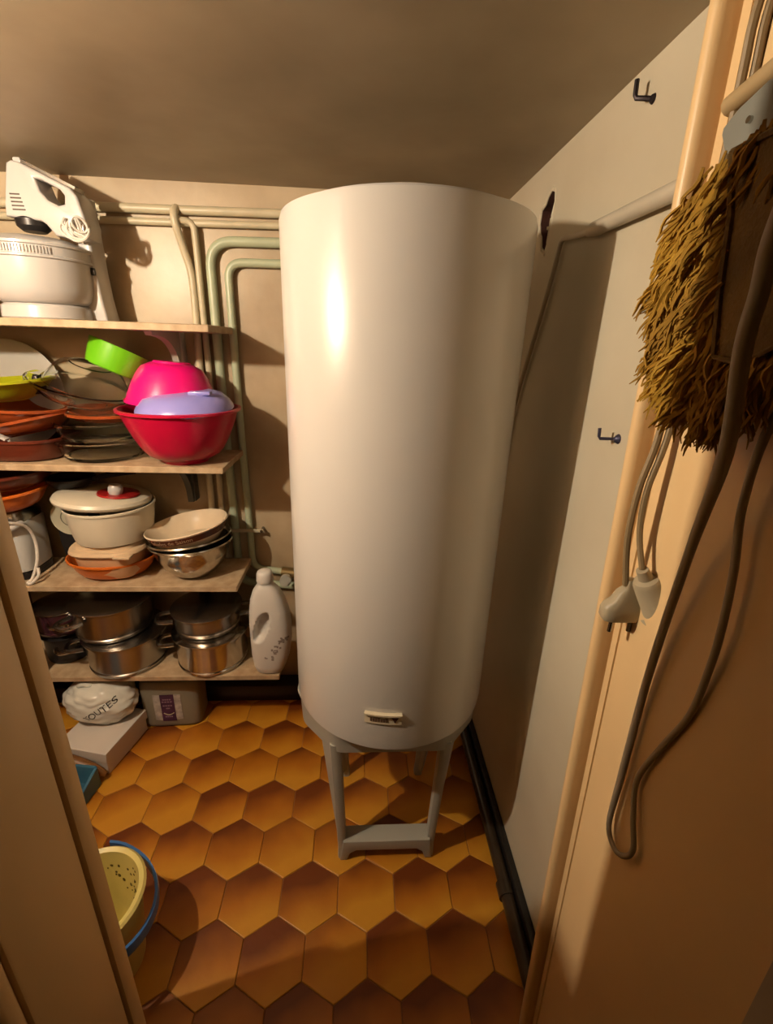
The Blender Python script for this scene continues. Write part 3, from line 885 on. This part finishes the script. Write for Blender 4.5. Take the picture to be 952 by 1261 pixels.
pot(-0.950, 1.630, Z4, 0.150, 0.132, steel_dark, 'wide steel pot on the lowest shelf, lower one of the left stack', (203, 100))
pot(-0.985, 1.635, Z4 + 0.153, 0.143, 0.125, steel_dark, 'steel pot with glassy lid, upper one of the left stack', (238, 70), lid_h=0.016)
pot(-0.607, 1.630, Z4, 0.143, 0.140, steel, 'tall steel pot on the lowest shelf, lower one of the right stack', (196, 40))
pot(-0.615, 1.635, Z4 + 0.161, 0.130, 0.080, steel_dark, 'shallow steel pot, upper one of the right stack', (196, 12))
aub = M('aubergine_enamel', (0.045, 0.012, 0.022), 0.25, var=0.1, coat=0.4)
pot(-1.205, 1.662, Z4, 0.085, 0.110, black_plastic, 'black pot at the left end of the lowest shelf under the purple one', (300,), name='enamel_pot', handle_mat=steel)
pot(-1.205, 1.662, Z4 + 0.132, 0.095, 0.100, aub, 'dark purple enamel pot at the left end of the lowest shelf', (300,), name='enamel_pot', lid_mat=steel_dark, handle_mat=steel)
bm = bmesh.new()
bmesh.ops.create_icosphere(bm, subdivisions=4, radius=1)
for v in bm.verts:
    q = v.co.copy()
    k = 1 + 0.22 * (abs(noise.noise(q * 2.6)) * 2 - 0.5) + 0.12 * noise.noise(q * 7)
    v.co = Vector((q.x * 0.036, q.y * 0.026, q.z * 0.165)) * k
o = MB().from_bm(bm, T((-1.258, 1.526, Z4 + 0.175), ry=-3)).build('foil_parcel', M('crumpled_foil', (0.55, 0.55, 0.54), 0.22, 1.0, var=0.05), angle=25)
tag(o, 'tall crumpled silver foil parcel at the left end of the lowest shelf', 'foil')

# white detergent bottle
bot = thing('detergent_bottle', (-0.345, 1.552, Z4), 'white plastic detergent bottle at the right end of the lowest shelf', 'bottle')
bmat = M('milky_white_plastic', (0.60, 0.58, 0.545), 0.35, var=0.03)
sect = [(0.0, -0.356, 0.046, 0.036), (0.006, -0.356, 0.053, 0.043), (0.03, -0.355, 0.063, 0.050), (0.08, -0.350, 0.074, 0.054), (0.15, -0.345, 0.080, 0.056), (0.22, -0.345, 0.080, 0.056),
        (0.28, -0.347, 0.075, 0.053), (0.33, -0.351, 0.064, 0.047), (0.365, -0.354, 0.050, 0.040), (0.385, -0.356, 0.035, 0.033), (0.395, -0.356, 0.027, 0.027), (0.412, -0.356, 0.026, 0.026)]


def lerp_sect(z):
    for a, b in zip(sect, sect[1:]):
        if a[0] <= z <= b[0]:
            t = (z - a[0]) / (b[0] - a[0])
            return [a[i] + (b[i] - a[i]) * t for i in range(4)]
    return sect[-1]


rings = []
NZ, NA = 80, 64
for i in range(NZ + 1):
    z = 0.412 * i / NZ
    _, cx, hw, hd_ = lerp_sect(z)
    r = []
    for k in range(NA):
        a = 2 * math.pi * k / NA
        c, n = math.cos(a), math.sin(a)
        f = (abs(c) ** 2.8 + abs(n) ** 2.8) ** (-1 / 2.8)
        x, y = hw * c * f, hd_ * n * f
        # grip recess, slanted, on the front (and mirrored on the back)
        u, w_ = x + 0.026 - (z - 0.225) * 0.33, z - 0.225
        e = (u / 0.025) ** 2 + (w_ / 0.064) ** 2
        if e < 1.25:
            d = 1 if e < 0.62 else (1.25 - e) / 0.63
            d = d * d * (3 - 2 * d)
            y *= 1 - 0.62 * d
        r.append((cx + x, 1.552 + y, Z4 + z))
    rings.append(r)
MB().loft(rings).build('body', bmat, bot, angle=60)
MB().lathe([(0, 0.404), (0.031, 0.404), (0.032, 0.408), (0.030, 0.434), (0.026, 0.444), (0.018, 0.449), (0, 0.450)], 32, T((-0.356, 1.552, Z4))).build('cap', bmat, bot)
v, f = text_mesh('\u2592\u2592', 0.03) if False else ([], [])
pm = MB()
rr = random.Random(3)
for k in range(16):
    t = k / 15
    x = -0.352 + 0.070 * t + rr.uniform(-0.010, 0.010)
    z = Z4 + 0.085 + 0.11 * t + rr.uniform(-0.020, 0.020)
    _, cx, hw, hd_ = lerp_sect(z - Z4)
    for q in range(2):
        x2, z2 = x + rr.uniform(-0.006, 0.006), z + rr.uniform(-0.006, 0.006)
        u = min(0.97, abs((x2 - cx) / hw))
        y = 1.552 - hd_ * (1 - u ** 2.8) ** (1 / 2.8) - 0.0010
        s1, s2 = rr.uniform(0.002, 0.006), rr.uniform(0.002, 0.005)
        y1 = 1.552 - hd_ * (1 - min(0.98, abs((x2 + s1 - cx) / hw)) ** 2.8) ** (1 / 2.8) - 0.0010
        y0 = 1.552 - hd_ * (1 - min(0.98, abs((x2 - s1 - cx) / hw)) ** 2.8) ** (1 / 2.8) - 0.0010
        pm.loft([[(x2 - s1, y0, z2 - s2), (x2 + s1, y1, z2 - s2), (x2 + s1, y1, z2 + s2), (x2 - s1, y0, z2 + s2)],
                 [(x2 - s1, y0 + 0.0008, z2 - s2), (x2 + s1, y1 + 0.0008, z2 - s2), (x2 + s1, y1 + 0.0008, z2 + s2), (x2 - s1, y0 + 0.0008, z2 + s2)]])
pm.build('faded_print', M('faded_grey_print', (0.26, 0.22, 0.20), 0.5), bot)

# ------------------------------------------------------------------ on the floor under the shelves
BXM = T((-0.990, 1.475, 0.0), rz_=-13)
bxw = M('white_cardboard', (0.62, 0.57, 0.52), 0.65, var=0.05)
box = thing('shoe_box', (-1.005, 1.475, 0.0), 'white cardboard shoe box on the floor under the plastic bag', 'box')
MB().box((-0.140, -0.118, 0.001), (0.070, 0.105, 0.098), 0.002, BXM, 1).build('body', bxw, box)
MB().box((-0.145, -0.123, 0.060), (0.075, 0.110, 0.104), 0.002, BXM, 1).build('lid', bxw, box)

bag = thing('plastic_bag', (-1.035, 1.53, 0.105), 'stuffed white plastic bag printed TOUTES on the shoe box', 'bag')


def bag_point(d, out=1.0):
    d = Vector(d).normalized()
    q = Vector((d.x * 1.3 + 0.5 * d.z, d.y * 1.3, d.z * 2.2 - 0.8 * d.x))
    k = 1 + 0.07 * noise.noise(q * 1.2 + Vector((3, 1, 7))) + 0.06 * (abs(noise.noise(q * 1.9 + Vector((1, 8, 2)))) * 2 - 0.4) + 0.012 * abs(noise.noise(q * 5))
    p = Vector((d.x * 0.145, d.y * 0.098, d.z * 0.098)) * k * out
    if p.z < -0.078:
        p.z = -0.078 + (p.z + 0.078) * 0.08
    return p


BGM = T((-1.050, 1.545, 0.186), rz_=-6)
bm = bmesh.new()
bmesh.ops.create_icosphere(bm, subdivisions=5, radius=1)
for v in bm.verts:
    v.co = bag_point(v.co)
MB().from_bm(bm, BGM).build('body', M('white_polythene', (0.66, 0.66, 0.60), 0.22, var=0.06, coat=0.2), bag, angle=50)
v, f = text_mesh('TOUTES', 0.036)
w = []
ca, sa = math.cos(math.radians(33)), math.sin(math.radians(33))
for x, y, z in v:
    u, t = x * ca - y * sa + 0.050, x * sa + y * ca + 0.014
    d = Vector((u / 0.145, -math.sqrt(max(0.05, 1 - (u / 0.145) ** 2 - (t / 0.098) ** 2)), t / 0.098))
    w.append(tuple(bag_point(d, 1.015)))
MB().add(w, f, BGM).build('lettering', M('dark_print', (0.035, 0.03, 0.025), 0.5), bag)
MB().tube([tuple(BGM @ Vector(p)) for p in ((-0.06, -0.02, 0.060), (-0.055, -0.03, 0.085), (-0.03, -0.035, 0.095), (-0.01, -0.03, 0.088), (0.0, -0.02, 0.068))], [0.012, 0.010, 0.008, 0.010, 0.012], 8, 4).build(
    'knot', MATS['white_polythene'], bag)

cn = thing('liquid_canister', (-0.80, 1.64, 0), 'dull translucent plastic canister with purple label under the lowest shelf', 'canister')
cnm = M('smoky_translucent_plastic', (0.30, 0.28, 0.21), 0.4, var=0.06, trans=0.25)
CM = T((-0.800, 1.640, 0.0), rz_=3)
MB().lathe([(0, 0.001), (0.104, 0.001), (0.116, 0.008), (0.120, 0.022), (0.121, 0.215), (0.114, 0.236), (0.09, 0.243), (0, 0.244)], 64, CM, sx=1.0, sy=0.58, power=6).build('body', cnm, cn)
MB().lathe([(0, 0.243), (0.026, 0.243), (0.026, 0.268), (0.022, 0.272), (0, 0.272)], 24, CM @ Matrix.Translation((-0.055, 0, 0))).build('cap', black_plastic, cn)
yl = -0.0708
lb = MB().box((-0.062, yl - 0.0012, 0.045), (0.050, yl + 0.004, 0.175), 0.0, CM).build('label', M('white_label_paper', (0.50, 0.46, 0.42), 0.6, var=0.25, vscale=60), cn)
MB().box((-0.034, yl - 0.0022, 0.040), (0.022, yl - 0.0010, 0.178), 0.0, CM).build('purple_panel', M('purple_label_print', (0.075, 0.022, 0.07), 0.5, var=0.3, vscale=25), lb)
MB().tube([tuple(CM @ Vector((-0.026 + 0.042 * k / 8, yl - 0.0026, 0.083 - 0.010 * math.sin(math.pi * k / 8)))) for k in range(9)], 0.0022, 6).build('pale_swoosh', M('pale_print', (0.50, 0.42, 0.28), 0.5), lb)
lt = MB()
for k, (zz, wd) in enumerate(((0.150, 0.018), (0.138, 0.022), (0.118, 0.020), (0.104, 0.008), (0.060, 0.016))):
    for q in range(4):
        x0 = -0.006 - wd + q * wd / 2
        lt.box((x0, yl - 0.0028, zz), (x0 + wd * 0.36, yl - 0.0020, zz + 0.006), 0.0, CM)
lt.build('label_print', M('mauve_print', (0.30, 0.20, 0.27), 0.5), lb)['kind'] = 'stuff'

# blue dustpan and hand brush
dp = thing('dustpan', (-1.03, 1.24, 0), 'blue plastic dustpan on the floor in front of the shoe box', 'dustpan')
bl = M('blue_plastic', (0.045, 0.16, 0.26), 0.35, var=0.2, vscale=14)
DPM = T((-1.06, 1.235, 0.0), rz_=-8)
MB().box((-0.11, -0.085, 0.002), (0.095, 0.075, 0.012), 0.004, DPM).build('pan', bl, dp)
MB().loft([[tuple(DPM @ Vector(p)) for p in r] for r in (
    [(-0.11, 0.068, 0.008), (0.095, 0.068, 0.008), (0.095, 0.078, 0.008), (-0.11, 0.078, 0.008)],
    [(-0.10, 0.076, 0.085), (0.085, 0.076, 0.085), (0.085, 0.086, 0.085), (-0.10, 0.086, 0.085)])]).build('back_wall', bl, dp)
MB().loft([[tuple(DPM @ Vector(p)) for p in r] for r in (
    [(0.084, -0.075, 0.008), (0.095, -0.075, 0.008), (0.095, 0.075, 0.008), (0.084, 0.075, 0.008)],
    [(0.088, -0.04, 0.050), (0.097, -0.04, 0.050), (0.092, 0.080, 0.085), (0.082, 0.080, 0.085)])]).build('side_wall', bl, dp)
br = thing('hand_brush', (-1.02, 1.335, 0.02), 'brown wooden hand brush lying behind the blue dustpan', 'brush')
wood = M('varnished_brown_wood', (0.22, 0.095, 0.025), 0.4, var=0.25, vscale=10, stretch=(1, 6, 6))
MB().tube([(-1.18, 1.345, 0.100), (-1.10, 1.340, 0.088), (-1.02, 1.330, 0.064), (-0.965, 1.322, 0.040), (-0.945, 1.320, 0.030)], [0.020, 0.022, 0.021, 0.016, 0.009], 14, 5).build('handle', wood, br)
MB().box((-1.32, 1.322, 0.062), (-1.165, 1.372, 0.112), 0.010).build('head', wood, br)
MB().box((-1.315, 1.326, 0.004), (-1.172, 1.368, 0.064), 0.004).build('bristles', M('dark_bristle', (0.05, 0.035, 0.02), 0.8, var=0.5, vscale=80), br)

# added unseen board behind the left door post, shaped to shade the floor
ib = thing('shade_board', (-0.60, 0.49, 0), 'unseen board added behind the left door post to shade the floor', 'shade board')
bo = [(0.405, 0.06), (0.632, 0.06), (0.636, 1.10), (0.628, 1.24), (0.604, 1.36), (0.560, 1.44), (0.500, 1.44), (0.445, 1.38), (0.412, 1.28), (0.403, 1.15)]
MB().prism(bo, 0.026, mat=Matrix(((0, 1, 0, -0.612), (1, 0, 0, 0), (0, 0, 1, 0), (0, 0, 0, 1))), bev=0.008).build('board', M('shade_board_cover', (0.35, 0.33, 0.30), 0.85, var=0.15), ib)
for yy in (0.44, 0.63):
    MB().tube([(-0.630, yy, 0.0), (-0.628, yy, 1.05)], 0.010, 8).build('leg', steel_dark, ib)
MB().tube([(-0.630, 0.44, 0.012), (-0.630, 0.63, 0.012)], 0.011, 8).build('foot_bar', steel_dark, ib)

# yellow bucket with blue handle
BX, BY = -0.662, 0.765
bk = thing('bucket', (BX, BY, 0), 'pale yellow bucket with blue handle beside the left door post', 'bucket')
yel = M('pale_yellow_plastic', (0.74, 0.64, 0.22), 0.35, var=0.10, vscale=9)
MB().lathe([(0, 0.001), (0.086, 0.001), (0.092, 0.008), (0.116, 0.255), (0.126, 0.258), (0.128, 0.266), (0.122, 0.272), (0.111, 0.268), (0.108, 0.25), (0.086, 0.012), (0, 0.010)], 72, T((BX, BY, 0))).build('pail', yel, bk)
hpnts = []
HA = math.radians(-25)
for k in range(25):
    a = math.radians(-104 + 8.0 * k)
    hpnts.append((BX + 0.140 * math.cos(a + 0.2) + 0.004, BY + 0.140 * math.sin(a + 0.2), 0.250 - 0.055 * math.sin(math.pi * k / 24)))
hb = MB()
rings = []
for k, p in enumerate(hpnts):
    a = math.radians(-104 + 8.0 * k) + 0.2
    c, n = math.cos(a), math.sin(a)
    wz = 0.016 if 2 < k < 22 else 0.020
    rings.append([(p[0] + c * dx, p[1] + n * dx, p[2] + dz) for dx, dz in ((-0.003, -wz), (0.004, -wz), (0.006, 0), (0.004, wz), (-0.003, wz))])
hb.loft(rings).build('handle', M('bright_blue_plastic', (0.05, 0.17, 0.46), 0.3, var=0.05), bk)
gm = MB()
rr = random.Random(11)
for k in range(34):
    a = math.radians(rr.uniform(45, 130))
    z = rr.uniform(0.12, 0.24)
    r = 0.0845 + 0.022 * (z - 0.012) / 0.238
    s_ = rr.uniform(0.002, 0.0048)
    gm.lathe([(0, -0.0003), (s_, 0.0), (s_ * 0.6, 0.0012), (0, 0.0016)], 7, Matrix.Translation((BX + (r + 0.0010) * math.cos(a), BY + (r + 0.0010) * math.sin(a), z)) @ Matrix.Rotation(a, 4, 'Z')
             @ Matrix.Rotation(-math.pi / 2, 4, 'Y'), sx=rr.uniform(1, 2.2))
gm.build('dried_stains', M('olive_dirt', (0.16, 0.12, 0.03), 0.8), bk)['kind'] = 'stuff'

# ------------------------------------------------------------------ right wall: conduit, cable, hooks
cd = thing('wall_conduit', (0.48, 0.9, 1.82), 'pale round conduit running along the right wall', 'conduit')
MB().tube([(0.483, 0.60, 1.822), (0.483, 1.075, 1.826), (0.485, 1.10, 1.826)], [0.0145, 0.0145, 0.010], 16).build('tube', M('pale_conduit_paint', (0.52, 0.46, 0.36), 0.4, var=0.06), cd)
MB().tube([(0.482, 1.09, 1.826), (0.486, 1.18, 1.833), (0.488, 1.25, 1.842), (0.490, 1.272, 1.82), (0.490, 1.29, 1.77), (0.490, 1.36, 1.62), (0.490, 1.455, 1.42), (0.490, 1.50, 1.20)], 0.0065, 10, 5).build(
    'cable', M('grey_cable_paint', (0.62, 0.56, 0.46), 0.45), cd)
wp = thing('capped_pipe', (0.50, 1.41, 1.90), 'pale pipe stub inside the broken hole in the right wall', 'pipe')
MB().tube([(0.520, 1.405, 1.862), (0.520, 1.400, 1.92)], 0.016, 12).build('stub', pipe_cream, wp)
MB().tube([(0.520, 1.402, 1.893), (0.520, 1.401, 1.900)], 0.021, 12).build('collar', pipe_cream, wp)

hk = M('dark_iron', (0.03, 0.022, 0.025), 0.45, 0.5, var=0.3)
h1 = thing('wall_hook', (0.50, 0.96, 2.0), 'large dark iron hook on the right wall near the ceiling', 'hook', 'hooks on the right wall')
MB().tube([(0.502, 0.962, 2.000), (0.488, 0.972, 2.004), (0.478, 0.980, 2.007), (0.476, 0.982, 2.012), (0.475, 0.983, 2.034)], 0.0042, 8).build('shank', hk, h1)
MB().lathe([(0, 0), (0.008, 0), (0.006, 0.004), (0, 0.006)], 12, T((0.4995, 0.962, 2.0), ry=-90)).build('collar', hk, h1)
h2 = thing('wall_hook', (0.50, 0.855, 1.43), 'small blue grey hook screwed into the right wall below the conduit', 'hook', 'hooks on the right wall')
hk2 = M('blue_grey_metal', (0.07, 0.07, 0.12), 0.4, 0.6)
MB().tube([(0.502, 0.852, 1.428), (0.470, 0.866, 1.426), (0.468, 0.867, 1.430), (0.467, 0.868, 1.446)], 0.0032, 8).build('shank', hk2, h2)
MB().lathe([(0, 0), (0.010, 0), (0.006, 0.006), (0, 0.010)], 12, T((0.4995, 0.853, 1.428), ry=-90)).build('collar', hk2, h2)

# ------------------------------------------------------------------ right post: flexes with plug and socket, big looped cable, dust mop
pl = thing('extension_lead', (0.385, 0.56, 1.24), 'off white extension lead with plug and socket hanging down the right post', 'cord')
pts = [(0.392, 0.552, 2.02), (0.372, 0.552, 1.906), (0.372, 0.552, 1.851), (0.374, 0.552, 1.791), (0.374, 0.552, 1.702), (0.376, 0.550, 1.573), (0.372, 0.548, 1.484), (0.364, 0.55, 1.419), (0.366, 0.552, 1.348), (0.380, 0.554, 1.275)]
MB().tube(pts, 0.0044, 8, 5).build('flex', cord_brown, pl)
pts2 = [(p[0] + 0.009, p[1] - 0.004, p[2]) for p in pts[:-2]] + [(0.376, 0.545, 1.36), (0.382, 0.531, 1.312)]
MB().tube(pts2, 0.0040, 8, 5).build('flex', cord_brown, pl)
plm = M('dirty_cream_plastic', (0.40, 0.33, 0.22), 0.4, var=0.08)
plug = MB()
prings = []
for z, hw, hd_ in ((1.284, 0.007, 0.007), (1.270, 0.008, 0.008), (1.264, 0.015, 0.010), (1.250, 0.022, 0.012), (1.243, 0.031, 0.013), (1.238, 0.033, 0.014), (1.224, 0.033, 0.014), (1.219, 0.030, 0.012)):
    r = []
    for k in range(24):
        a = 2 * math.pi * k / 24
        c, n = math.cos(a), math.sin(a)
        f = (abs(c) ** 4 + abs(n) ** 4) ** -0.25
        r.append((0.387 + hw * c * f, 0.555 + hd_ * n * f, z))
    prings.append(r)
pg = plug.loft(prings).build('plug', plm, pl)
for dx in (-0.0145, 0.0145):
    MB().tube([(0.387 + dx, 0.555, 1.222), (0.387 + dx, 0.555, 1.197)], 0.0033, 8).build('pin', steel_dark, pg)
SKM = T((0.404, 0.530, 1.276), ry=-32)
sk = MB().lathe([(0, -0.046), (0.024, -0.046), (0.0275, -0.041), (0.022, -0.034), (0.019, 0.020), (0.016, 0.025), (0.0095, 0.027), (0.0080, 0.042), (0, 0.042)], 28, SKM).build('socket', plm, pl)

cable = [(0.25, 0.295, 1.71), (0.29, 0.355, 1.667), (0.294, 0.358, 1.631), (0.298, 0.363, 1.591), (0.33, 0.388, 1.502), (0.368, 0.442, 1.380), (0.392, 0.480, 1.182), (0.400, 0.487, 0.980), (0.402, 0.487, 0.881), (0.402, 0.462, 0.862),
         (0.402, 0.439, 0.881), (0.402, 0.430, 0.912), (0.402, 0.447, 0.955), (0.402, 0.459, 1.013), (0.402, 0.436, 1.098), (0.400, 0.409, 1.18), (0.392, 0.396, 1.262), (0.386, 0.392, 1.318), (0.382, 0.396, 1.383),
         (0.376, 0.403, 1.449), (0.365, 0.388, 1.533), (0.35, 0.33, 1.62)]
o = MB().tube(cable, [0.0066] * 5 + [0.0052] * 3 + [0.0040] * 14, 12, 6).build('looped_cable', cord_grey)
tag(o, 'long grey cable hanging in a loop in front of the mop and right door post', 'cable')

mop = thing('dust_mop', (0.34, 0.45, 1.78), 'mustard yellow fringed dust mop hanging on the right door post', 'mop')
fr_mat = M('mustard_chenille', (0.37, 0.205, 0.014), 0.8, var=0.4, vscale=14, col2=(0.25, 0.125, 0.009))
cloth = M('dull_brown_canvas', (0.16, 0.092, 0.022), 0.85, var=0.2, vscale=20, bump=0.3, bscale=200)
outl = [(0.503, 1.776), (0.552, 1.764), (0.573, 1.720), (0.578, 1.635), (0.546, 1.574), (0.493, 1.532), (0.440, 1.521), (0.398, 1.548), (0.355, 1.590), (0.345, 1.696), (0.382, 1.781), (0.445, 1.792)]
back = [(0.490, 1.762), (0.471, 1.707), (0.460, 1.643), (0.445, 1.585), (0.408, 1.580), (0.366, 1.601), (0.355, 1.696), (0.392, 1.751), (0.445, 1.762)]
MPX = 0.350
MB().prism(back, 0.012, mat=Matrix(((0, 1, 0, MPX - 0.010), (1, 0, 0, 0), (0, 0, 1, 0), (0, 0, 0, 1))), bev=0.003).build('canvas_back', cloth, mop)
MB().prism([(0.482 + (y - 0.482) * 0.82, 1.664 + (z - 1.664) * 0.88) for y, z in outl], 0.010, mat=Matrix(((0, 1, 0, MPX + 0.004), (1, 0, 0, 0), (0, 0, 1, 0), (0, 0, 0, 1)))).build('mop_pad', cloth, mop)
MB().tube([(MPX - 0.012, y, z) for y, z in back + [back[0]]], 0.0030, 6).build('hem', cloth, mop)


def inside(p, poly):
    c = False
    for i in range(len(poly)):
        a, b = poly[i], poly[i - 1]
        if (a[1] > p[1]) != (b[1] > p[1]) and p[0] < (b[0] - a[0]) * (p[1] - a[1]) / (b[1] - a[1]) + a[0]:
            c = not c
    return c


fm = MB()
rr = random.Random(5)
shr = [(0.477 + (y - 0.477) * 0.93, 1.664 + (z - 1.664) * 0.93) for y, z in outl]
core = [(0.424 + (q[0] - 0.424) * 0.88, 1.675 + (q[1] - 1.675) * 0.88) for q in back]
n = 0
tries = 0
while n < 3600 and tries < 90000:
    tries += 1
    y, z = rr.uniform(0.33, 0.61), rr.uniform(1.48, 1.79)
    if not inside((y, z), shr) or inside((y, z), core):
        continue
    L = rr.uniform(0.026, 0.048)
    cl_ = Vector((y * 38, z * 30, 0.3))          # neighbouring strands hang in the same lock
    sw = noise.noise(cl_)
    sw2 = noise.noise(cl_ * 2.3 + Vector((5, 2, 1)))
    if y > 0.465:
        d = Vector((-0.20 + 0.4 * sw2, 0.32 + 1.0 * sw + rr.uniform(-0.2, 0.2), -1.0))
    else:
        d = Vector((-0.15 + 0.4 * sw2, -0.05 + 1.0 * sw + rr.uniform(-0.2, 0.2), -1.0))
    d.normalize()
    sd = d.cross(Vector((1, 0, 0))).normalized()
    p0 = Vector((MPX + 0.002 + rr.uniform(-0.010, 0.016) + 0.010 * sw2, y, z))
    am, ph = rr.uniform(0.0010, 0.0032), rr.uniform(0, 6.28)
    cv = Vector((rr.uniform(-0.4, 0.3), rr.uniform(-0.4, 0.4), -0.1)) * L * 0.4
    pts = []
    for q in range(7):
        t = q / 6
        pts.append(p0 + d * L * t + cv * t * t + sd * am * math.sin(ph + 7 * t) + Vector((am * math.cos(ph + 6 * t), 0, 0)))
    r0 = rr.uniform(0.0015, 0.0025)
    fm.tube(pts, [r0 * 0.8, r0, r0 * 1.05, r0, r0 * 0.95, r0 * 0.75, r0 * 0.3], 4)
    n += 1
fo_ = fm.build('fringe', fr_mat, mop, angle=80)
fo_['kind'] = 'stuff'
MB().tube([(0.372, 0.560, 1.825), (0.372, 0.498, 1.833), (0.36, 0.32, 1.862)], 0.0095, 12).build('stick', M('pale_bare_wood', (0.42, 0.29, 0.14), 0.6, var=0.15, vscale=8), mop)
MB().prism([(0.490, 1.816), (0.520, 1.808), (0.537, 1.798), (0.537, 1.791), (0.527, 1.775), (0.498, 1.755), (0.445, 1.755), (0.424, 1.786), (0.456, 1.816)], 0.014,
           mat=Matrix(((0, 1, 0, 0.354), (1, 0, 0, 0), (0, 0, 1, 0), (0, 0, 0, 1))), bev=0.004).build('clamp', M('grey_clamp_plastic', (0.22, 0.22, 0.19), 0.4), mop)
MB().tube([(0.351, 0.498, 1.790), (0.357, 0.498, 1.790)], 0.003, 10).build('rivet', steel, mop)
MB().tube([(0.352, 0.464, 1.812), (0.345, 0.450, 1.802), (0.338, 0.430, 1.782)], [0.010, 0.012, 0.010], 10, 3).build('strap', black_plastic, mop)
